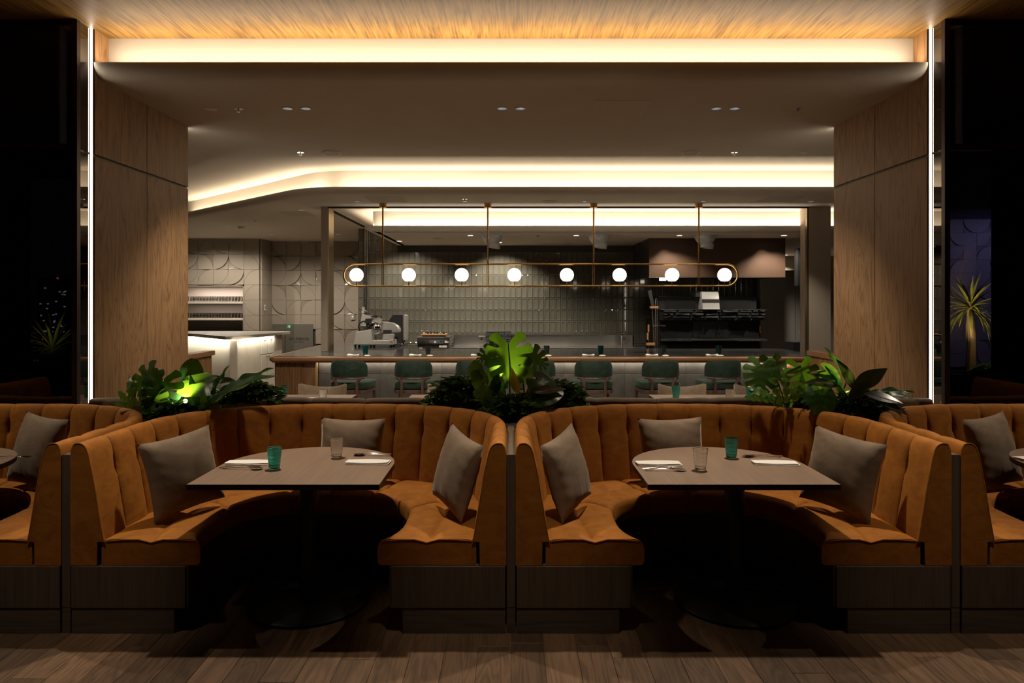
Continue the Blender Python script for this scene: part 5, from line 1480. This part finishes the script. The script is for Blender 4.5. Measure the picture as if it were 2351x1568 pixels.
def blade_mesh(name='leaf', width=0.22, bend=0.35, fold=0.25, mat='leaf_strap', wave=0.0, tip=1.5, ripple=3):
    """long leaf with a midrib fold: length 1 along +y"""
    mb = MB(); n = 18
    def g(u, v):
        w = width * (math.sin(PI * min(1, u * 0.97 + 0.03)) ** 0.8) * (1 - u ** 3 * 0.25) * 0.5 * (1.25 - 0.5 * u if tip > 1 else 1)
        q = v * 2 - 1
        wv = wave * math.sin(u * ripple * 2 * PI) * abs(q)
        return (q * w, u - 0.12 * bend * u * u, -bend * u * u * 0.5 + fold * abs(q) * w + wv)
    mb.grid(n, 9, g)
    mb.tube([(0, u, -bend * u * u * 0.5 - 0.003) for u in (0, 0.3, 0.6, 0.9)], [0.010, 0.008, 0.005, 0.002], 5)
    return mb.mesh(name, mat, smooth=True, angle=85)
def frond_mesh(name='frond', mat='leaf_fern', seed=1):
    """crested strap fern: wavy lobed blade"""
    rnd = random.Random(seed); mb = MB(); n = 24
    ph = [rnd.uniform(0, 6) for _ in range(3)]
    def g(u, v):
        q = v * 2 - 1
        lob = 0.6 + 0.55 * abs(math.sin(u * 4.5 * PI + ph[0]))
        w = 0.075 * lob * (0.35 + math.sin(PI * min(u * 0.93 + 0.06, 1))) * (1.25 if u > 0.6 else 1)
        return (q * w, u - 0.2 * u * u, -0.35 * u ** 2.2 + 0.02 * math.sin(u * 9 * PI + ph[1]) * abs(q) + 0.04 * abs(q) * w)
    mb.grid(n, 7, g)
    return mb.mesh(name, mat, smooth=True, angle=85)
MON = [monstera_mesh(seed=k, lobes=(6, 5)[k % 2]) for k in range(3)]
PHI = monstera_mesh(lobes=6, slots=False, cup=0.25, seed=5)
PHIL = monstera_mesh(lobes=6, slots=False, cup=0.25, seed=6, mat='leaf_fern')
STRAP = [blade_mesh(width=0.26, bend=0.55, wave=0.018), blade_mesh(width=0.22, bend=0.25, wave=0.03, ripple=2.5)]
RUB = blade_mesh(width=0.42, bend=0.18, fold=0.18, mat='leaf_rubber')
RUBG = blade_mesh(width=0.42, bend=0.25, fold=0.15, mat='leaf_strap')
YEL = blade_mesh(width=0.32, bend=0.2, fold=0.4, mat='leaf_yellow')
FRD = [frond_mesh(seed=k) for k in (1, 2, 3)]
ZS = 0.876
def plant(name, label, base, leaves, group=None, stalk='stalk'):
    """leaves: (mesh, attach point, tip direction, facing direction, length)"""
    t = thing(name, label, 'plant', base, 0, group); B = Vector(base)
    for me, A, T, N, L in leaves:
        A = Vector(A)
        M = frame(T, N)
        o = link(me.name.split('.')[0], me, t)
        o.matrix_basis = Matrix.Translation(A - B) @ M.to_4x4() @ Matrix.Scale(L, 4)
        mid = (A - B) * 0.55 + Vector((0, 0, 0.04)); 
        st0 = Vector((max(-0.05, min(0.05, (A - B).x * 0.2)), 0, 0.0))
        if (A - B).length > 0.06: MB().tube([st0, mid, A - B], [0.006, 0.005, 0.004], 6).build('stem', stalk, t, smooth=True)
    return t
FW = (0, -1, 0.15)
# --- centre clump
YC = 4.72
plant('monstera_plant', 'monstera with one big split leaf lit bright green between the middle booths', (0.0, 4.66, ZS), [
    (MON[0], at(1167, 792, 4.66), (0.04, -0.1, -1), (0.1, -1, 0.05), 0.285),
    (MON[1], at(1212, 812, 4.78), (0.9, 0.1, -0.6), (0.4, -1, 0.3), 0.17),
    (MON[2], at(1140, 806, 4.8), (-0.9, 0.2, -0.4), (-0.2, -1, 0.5), 0.16)], 'monstera plants')
plant('philodendron_plant', 'broad-leaved philodendron low behind the right middle booth end', (0.10, 4.68, ZS), [
    (PHI, at(1232, 868, 4.62), (0.8, -0.2, -0.55), (0.35, -0.75, 0.7), 0.17),
    (PHI, at(1262, 890, 4.60), (-0.9, -0.5, -0.45), (0.0, -0.5, 1), 0.20),
    (PHIL, at(1200, 872, 4.72), (0.25, -0.1, 1), (0.2, -1, 0.1), 0.11), (PHI, at(1215, 905, 4.56), (0.5, -0.3, -0.3), (0.1, -1, 0.5), 0.13),
    (RUB, at(1225, 900, 4.55), (0.95, 0.0, 0.15), (0.0, -0.6, 1), 0.22)], 'philodendrons')
plant('bright_leaf_plant', 'pale green leafy plant glowing beside the hidden planter lamp', (-0.06, 4.68, ZS), [
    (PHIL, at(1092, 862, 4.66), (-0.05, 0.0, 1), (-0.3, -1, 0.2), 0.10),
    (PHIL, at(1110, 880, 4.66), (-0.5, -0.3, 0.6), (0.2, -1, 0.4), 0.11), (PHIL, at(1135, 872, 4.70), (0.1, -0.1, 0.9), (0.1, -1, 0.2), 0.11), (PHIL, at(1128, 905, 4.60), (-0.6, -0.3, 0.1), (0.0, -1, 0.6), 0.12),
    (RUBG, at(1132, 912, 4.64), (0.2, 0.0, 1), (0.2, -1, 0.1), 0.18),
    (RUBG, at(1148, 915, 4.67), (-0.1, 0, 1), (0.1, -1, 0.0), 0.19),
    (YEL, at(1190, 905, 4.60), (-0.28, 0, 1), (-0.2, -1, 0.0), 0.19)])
# --- left clump
YL = 4.62
plant('monstera_plant', 'monstera with dark drooping leaves at the left between booths', (-2.24, 4.64, ZS), [
    (MON[1], at(350, 852, 4.6), (-0.65, -0.2, -0.75), (-0.3, -1, 0.5), 0.20),
    (MON[0], at(374, 872, 4.52), (-0.1, -0.25, -1), (0.1, -1, 0.25), 0.235),
    (PHI, at(436, 868, 4.66), (0.05, 0.15, 1), (0.15, -1, 0.1), 0.13),
    (PHI, at(432, 870, 4.60), (0.9, -0.25, -0.2), (0.1, -0.6, 1.0), 0.22),
    (MON[2], at(352, 905, 4.50), (0.15, -0.3, -1), (-0.2, -1, 0.2), 0.18),
    (PHI, at(372, 935, 4.46), (0.1, -0.3, -0.8), (0.2, -1, 0.3), 0.14),
    (PHIL, at(445, 900, 4.60), (0.6, -0.2, -0.6), (0.1, -1, 0.4), 0.13)], 'monstera plants')
plant('aspidistra_plant', 'strap-leaved plant with long arching leaves at the left between booths', (-2.08, 4.66, ZS), [
    (STRAP[0], at(470, 938, 4.58), (0.75, -0.1, 0.62), (-0.4, -0.5, 1), 0.55),
    (STRAP[1], at(500, 905, 4.66), (0.86, 0.0, 0.52), (-0.4, -0.6, 1), 0.42),
    (STRAP[0], at(445, 880, 4.7), (0.97, 0.0, 0.22), (0.0, -0.7, 1), 0.32),
    (STRAP[1], at(478, 925, 4.55), (0.45, -0.2, 0.9), (-0.6, -0.8, 0.3), 0.30),
    (STRAP[0], at(455, 930, 4.56), (-0.2, -0.2, 1), (0.3, -1, 0.2), 0.22)], 'strap-leaved plants')
def fern(label, base, spec, group='crested ferns'):
    t = thing('crested_fern', label, 'fern', base, 0, group); B = Vector(base)
    for k, (px, py, Y, T, L) in enumerate(spec):
        A = at(px, py, Y); o = link('frond', FRD[k % 3], t)
        o.matrix_basis = Matrix.Translation(A - B) @ frame(T, (0.2 * (-1) ** k, -1, 0.35)).to_4x4() @ Matrix.Scale(L, 4)
    return t
fern('crested fern with upright strap fronds at far left of the left plants', (-2.42, 4.58, ZS), [
    (308, 925, 4.58, (-0.25, 0, 1), 0.22), (312, 930, 4.56, (-0.9, -0.1, 0.6), 0.20), (325, 930, 4.55, (0.3, 0, 1), 0.20), (318, 932, 4.54, (-0.5, -0.2, 0.8), 0.19),
    (335, 928, 4.56, (0.8, 0, 0.9), 0.18), (305, 935, 4.52, (-1, -0.2, 0.3), 0.16), (330, 938, 4.5, (0.1, -0.3, 0.9), 0.15), (322, 934, 4.6, (0.0, 0.1, 1), 0.18)])
fern('crested fern spreading before the monstera of the right plants', (1.86, 4.60, ZS), [
    (1805, 925, 4.55, (0.05, 0, 1), 0.28), (1795, 925, 4.55, (-0.45, 0, 1), 0.23), (1785, 925, 4.53, (-0.9, -0.1, 0.7), 0.24), (1780, 922, 4.52, (-1, -0.2, 0.25), 0.22),
    (1825, 922, 4.54, (0.5, 0, 1), 0.23), (1840, 925, 4.53, (0.9, 0, 0.8), 0.20), (1800, 935, 4.5, (-0.6, -0.3, 0.6), 0.18), (1850, 930, 4.5, (0.6, -0.3, 0.7), 0.18), (1815, 935, 4.5, (0.1, -0.3, 0.8), 0.17), (1870, 925, 4.56, (0.3, 0, 1), 0.20)])
# --- right clump
plant('monstera_plant', 'monstera with four split leaves in the right planter, one half lit green', (1.93, 4.70, ZS), [
    (MON[0], at(1748, 838, 4.62), (-0.2, -0.35, -1), (-0.3, -1, 0.35), 0.205),
    (MON[1], at(1772, 828, 4.74), (0.15, -0.2, -1), (0.15, -1, 0.2), 0.18),
    (MON[2], at(1838, 840, 4.64), (0.1, -0.3, -1), (-0.1, -1, 0.25), 0.20),
    (PHI, at(1895, 850, 4.66), (0.6, -0.1, -0.5), (0.2, -1, 0.5), 0.13),
    (PHI, at(1885, 895, 4.50), (-0.1, -0.4, -0.9), (0.0, -1, 0.4), 0.17)], 'monstera plants')
plant('aspidistra_plant', 'strap-leaved plant with a twisted leaf lit bright green at right', (2.2, 4.68, ZS), [
    (STRAP[1], at(1945, 872, 4.66), (-0.55, 0.0, 1), (0.6, -0.8, 0.2), 0.27),
    (STRAP[0], at(1928, 880, 4.62), (-0.9, -0.1, 0.5), (0.2, -0.7, 0.8), 0.20),
    (STRAP[1], at(1995, 905, 4.60), (1, 0.0, 0.12), (0.0, -0.7, 1), 0.33),
    (STRAP[0], at(1935, 910, 4.58), (-0.4, -0.2, 0.9), (0.3, -1, 0.1), 0.24),
    (STRAP[0], at(2005, 915, 4.55), (0.9, -0.2, 0.25), (0, -0.6, 1), 0.26)], 'strap-leaved plants')
plant('rubber_plant', 'dark rubber plant with broad bronze leaves at far right of the plants', (2.28, 4.62, ZS), [
    (RUB, at(1962, 892, 4.60), (0.85, 0.0, 0.55), (-0.3, -0.9, 0.5), 0.27),
    (RUB, at(1962, 895, 4.58), (-0.45, 0.0, 0.9), (0.5, -0.9, 0.2), 0.24),
    (RUB, at(1925, 885, 4.56), (-0.97, -0.1, 0.15), (0.0, -0.6, 1), 0.24),
    (RUB, at(1985, 905, 4.52), (0.9, -0.3, -0.15), (0.2, -0.7, 1), 0.24),
    (RUB, at(2005, 910, 4.50), (0.8, -0.3, -0.4), (0.3, -0.8, 0.8), 0.24),
    (RUB, at(1950, 915, 4.50), (0.5, -0.3, 0.6), (-0.5, -0.9, 0.4), 0.18)])
# --- low bushes with many small leaves
def bush(label, base, spread, n, seed, leaf=0.05, mat='leaf_bush', name='ivy_bush'):
    rnd = random.Random(seed); t = thing(name, label, 'shrub', base, 0, 'low leafy bushes'); mb = MB(); tw = MB()
    sx, sy, sz = spread
    for k in range(n):
        a = rnd.uniform(0, 2 * PI); ph = rnd.uniform(0.05, 1.0)
        r = rnd.uniform(0.55, 1.0)
        d = Vector((math.cos(a) * math.cos(ph * 1.4), math.sin(a) * math.cos(ph * 1.4), math.sin(ph * 1.4)))
        c = Vector((d.x * sx * r, d.y * sy * r, max(0.0, d.z * sz * r)))
        if k % 3 == 0: tw.tube([Vector((c.x * 0.2, c.y * 0.2, 0)), c * 0.6 + Vector((0, 0, 0.03)), c], [0.003, 0.0025, 0.0015], 4, caps=False)
        for q in range(rnd.choice((3, 4, 5))):
            b = rnd.uniform(0, 2 * PI)
            T = (d * 0.55 + Vector((math.cos(b), math.sin(b), rnd.uniform(-0.5, 0.3)))).normalized()
            N = (d + Vector((rnd.uniform(-.5, .5), rnd.uniform(-1.0, .1), rnd.uniform(0, .8)))).normalized()
            M = frame(T, N); L = leaf * rnd.uniform(0.75, 1.25); w = L * 0.27
            pts = [(0, 0, 0), (w, 0.22 * L, 0.1 * w), (0.55 * w, 0.36 * L, 0), (1.15 * w, 0.52 * L, 0.1 * w), (0.5 * w, 0.72 * L, 0), (0, L, -0.18 * L), (-0.5 * w, 0.72 * L, 0), (-1.15 * w, 0.52 * L, 0.1 * w), (-0.55 * w, 0.36 * L, 0), (-w, 0.22 * L, 0.1 * w), (0, 0.45 * L, -0.08 * L)]
            mb.add([c + M @ Vector(p) for p in pts], [(10, i, (i + 1) % 10) for i in range(10)])
    o = mb.build('foliage', mat, t, weld=False); o['kind'] = 'stuff'
    o = tw.build('twigs', 'bark', t, weld=False); o['kind'] = 'stuff'
bush('ivy-like bush at the left of the central plants', (-0.34, 4.82, 0.90), (0.26, 0.11, 0.22), 120, 11, 0.075)
bush('ivy-like bush at the right of the central plants', (0.33, 4.82, 0.90), (0.23, 0.11, 0.18), 110, 12, 0.075)
bush('low leafy bush in front of the central monstera', (0.0, 4.56, 0.87), (0.16, 0.12, 0.14), 90, 13, 0.095)
bush('dense small-leaved bush at the right of the left plants', (-1.82, 4.87, 0.93), (0.25, 0.08, 0.17), 150, 14, 0.06)
bush('low dark bush at the foot of the left monstera', (-2.22, 4.56, 0.87), (0.17, 0.12, 0.12), 90, 15, 0.085)
bush('dense dark bush at the right end of the right plants', (2.34, 4.68, 0.88), (0.24, 0.14, 0.15), 150, 16, 0.07)
bush('low bush at the foot of the right crested fern', (2.02, 4.74, 0.90), (0.20, 0.10, 0.10), 90, 17, 0.07)
# --- spotlights standing in the planters
def plant_spot(label, p, target, power, angle=80, look=None):
    t = thing('garden_spotlight', label, 'spotlight', p, 0, 'planter spotlights')
    d = (Vector(look or target) - Vector(p)).normalized(); M = d.to_track_quat('Z', 'Y').to_matrix()
    MB().lathe([(0.012, -0.05), (0.015, -0.045), (0.016, 0.0), (0.013, 0.0), (0.0125, -0.008)], seg=16, M=M).build('head', 'black_metal', t, smooth=True, angle=40)
    MB().lathe([(0.0001, -0.006), (0.011, -0.006)], seg=16, M=M).build('lens', 'plant_lamp_glow', t)
    MB().tube([(0, 0, -0.03), (0, 0.0, -(p[2] - 0.87))], 0.005, 6).build('spike', 'black_metal', t)
    q = Vector(p) + d * 0.02
    spot('garden_lamp', q, target, power, angle, 0.5, (1.0, 0.93, 0.66), 0.02)
plant_spot('small spotlight shining out between the left monstera leaves', at(426, 921, 4.52), at(398, 862, 4.50), 13.0, 150, look=at(428, 908, 3.9))
plant_spot('small spotlight behind the lit central monstera leaf', at(1150, 893, 4.82), at(1166, 818, 4.66), 11.0, 66)
plant_spot('small spotlight hidden among the right planter leaves', at(1948, 905, 4.74), at(1900, 845, 4.62), 13, 85)
# ================================================================== terrace built behind the dark glass, standing in for its reflections
def yucca(label, base, n, L, trunk, seed, mat='leaf_yucca'):
    rnd = random.Random(seed); t = thing('yucca', label, 'plant', base, 0, 'terrace yuccas')
    MB().tube([(0, 0, 0), (0.01, 0, trunk * 0.5), (0.0, 0.01, trunk)], [0.045, 0.035, 0.03], 8).build('trunk', 'bark', t, smooth=True)
    bl = [blade_mesh(width=0.07, bend=b, fold=0.3, mat=mat) for b in (0.25, 0.7, 1.1)]
    for k in range(n):
        a = 2.4 * k; e = 1.35 - 1.9 * k / n
        d = Vector((math.cos(a) * math.cos(e), math.sin(a) * math.cos(e), math.sin(e)))
        o = link('blade', bl[min(2, int(3 * k / n))], t)
        o.matrix_basis = Matrix.Translation((0, 0, trunk - 0.04 * k / n)) @ frame(d, (-d.x * 0.3, -d.y * 0.3, 1)).to_4x4() @ Matrix.Scale(L * rnd.uniform(0.8, 1.1), 4)
    return t
YY = 6.6; pb = at(2228, 700, YY)
yucca('spiky yucca lit yellow-green behind the right dark glass', (pb.x, YY, 0.95), 46, 0.34, pb.z - 0.95, 1)
yucca('dim spiky yucca behind the left dark glass', (at(120, 0, 6.6).x, 6.6, 0.95), 40, 0.36, 0.25, 2)
yucca('dim spiky yucca at the left picture edge behind dark glass', (at(10, 0, 6.4).x, 6.4, 0.95), 36, 0.36, 0.35, 3)
def trough(label, x0, x1, y):
    t = thing('terrace_planter', label, 'planter', ((x0 + x1) / 2, y, 0), 0, 'terrace planters')
    w = (x1 - x0) / 2
    MB().box(-w, w, -0.25, 0.25, 0, 0.93).build('trough', 'dark_wall', t); MB().box(-w + 0.03, w - 0.03, -0.22, 0.22, 0.93, 0.948).build('soil', 'soil', t)
trough('dark planter trough under the yucca behind the right glass', 4.05, 5.3, YY)
trough('dark planter trough under the yuccas behind the left glass', -5.6, -4.0, 6.5)
bush('low lit groundcover beside the right yucca', (at(2262, 0, 6.5).x, 6.5, 0.95), (0.16, 0.1, 0.10), 50, 21, 0.05, 'leaf_fern')
bush('low groundcover under the left glass yucca', (at(75, 0, 6.35).x, 6.38, 0.95), (0.22, 0.1, 0.14), 70, 22, 0.06, 'leaf_fern')
spot('terrace_uplight', at(2215, 775, 6.25), at(2228, 690, 6.6), 120, 90, 0.6, (1, 0.85, 0.4))
spot('terrace_uplight_side', at(2275, 770, 6.35), at(2260, 790, 6.5), 8, 90, 0.6, (1, 0.9, 0.4))
spot('terrace_uplight_left', at(95, 800, 6.1), at(90, 700, 6.5), 16, 100, 0.6, (0.9, 1, 0.5))
# half-size tiled wall behind the right glass, in place of a reflected terrace wall
wt = struct('wall_terrace_tiles', MB().box(5.0, 6.8, 8.34, 8.4, 0, 2.75), 'grout')
SC = 0.49; rr = random.Random(9)
for i in range(8):
    for j in range(11):
        o = put_tile(wt, 5.08 + TP * SC * (i + 0.5), 8.32, 2.62 - TP * SC * (j + 0.5), rr.choice(('TL', 'TR', 'BL', 'BR')) + ':' + rr.choice('001'))
        o.scale = (SC, SC, SC)
spot('terrace_wall_wash', (6.2, 7.2, 2.7), (5.7, 8.3, 1.8), 90, 90, 0.8, (0.35, 0.4, 1.0))
# far tower with a few lit windows, and neon bars, seen through the left glass
tw_ = thing('office_tower', 'distant dark tower with a few lit windows behind the left glass', 'building', (at(128, 0, 60).x, 60, -40))
MB().box(-1.6, 1.2, 0, 4, 0, 43.5).build('wall', 'dark_wall', tw_)
rr = random.Random(4)
for k in range(26):
    x = rr.uniform(-1.4, 1.0); z = 38.5 + rr.random() * 4.5
    MB().box(x - 0.07, x + 0.07, -0.06, -0.01, z, z + 0.10).build('window', 'city_white', tw_)
MB().box(0.1, 0.22, -0.06, 0.06, 43.5, 43.65).build('beacon', 'city_red', tw_)
tw2 = thing('low_building', 'distant low building with magenta neon lines behind the left glass', 'building', (at(60, 0, 50).x, 50, -40))
MB().box(-4, 3.2, 0, 4, 0, 39.2).build('wall', 'dark_wall', tw2)
for x, z, w_, m in ((-2.2, 38.6, 0.5, 'city_white'), (0.3, 39.0, 0.06, 'city_red'), (1.2, 38.8, 0.06, 'city_red'), (-1.6, 36.0, 1.2, 'city_magenta'), (0.6, 37.3, 0.8, 'city_magenta'), (0.9, 33.6, 0.7, 'city_magenta')):
    MB().box(x - w_ / 2, x + w_ / 2, -0.06, -0.01, z, z + 0.12).build('neon', m, tw2)
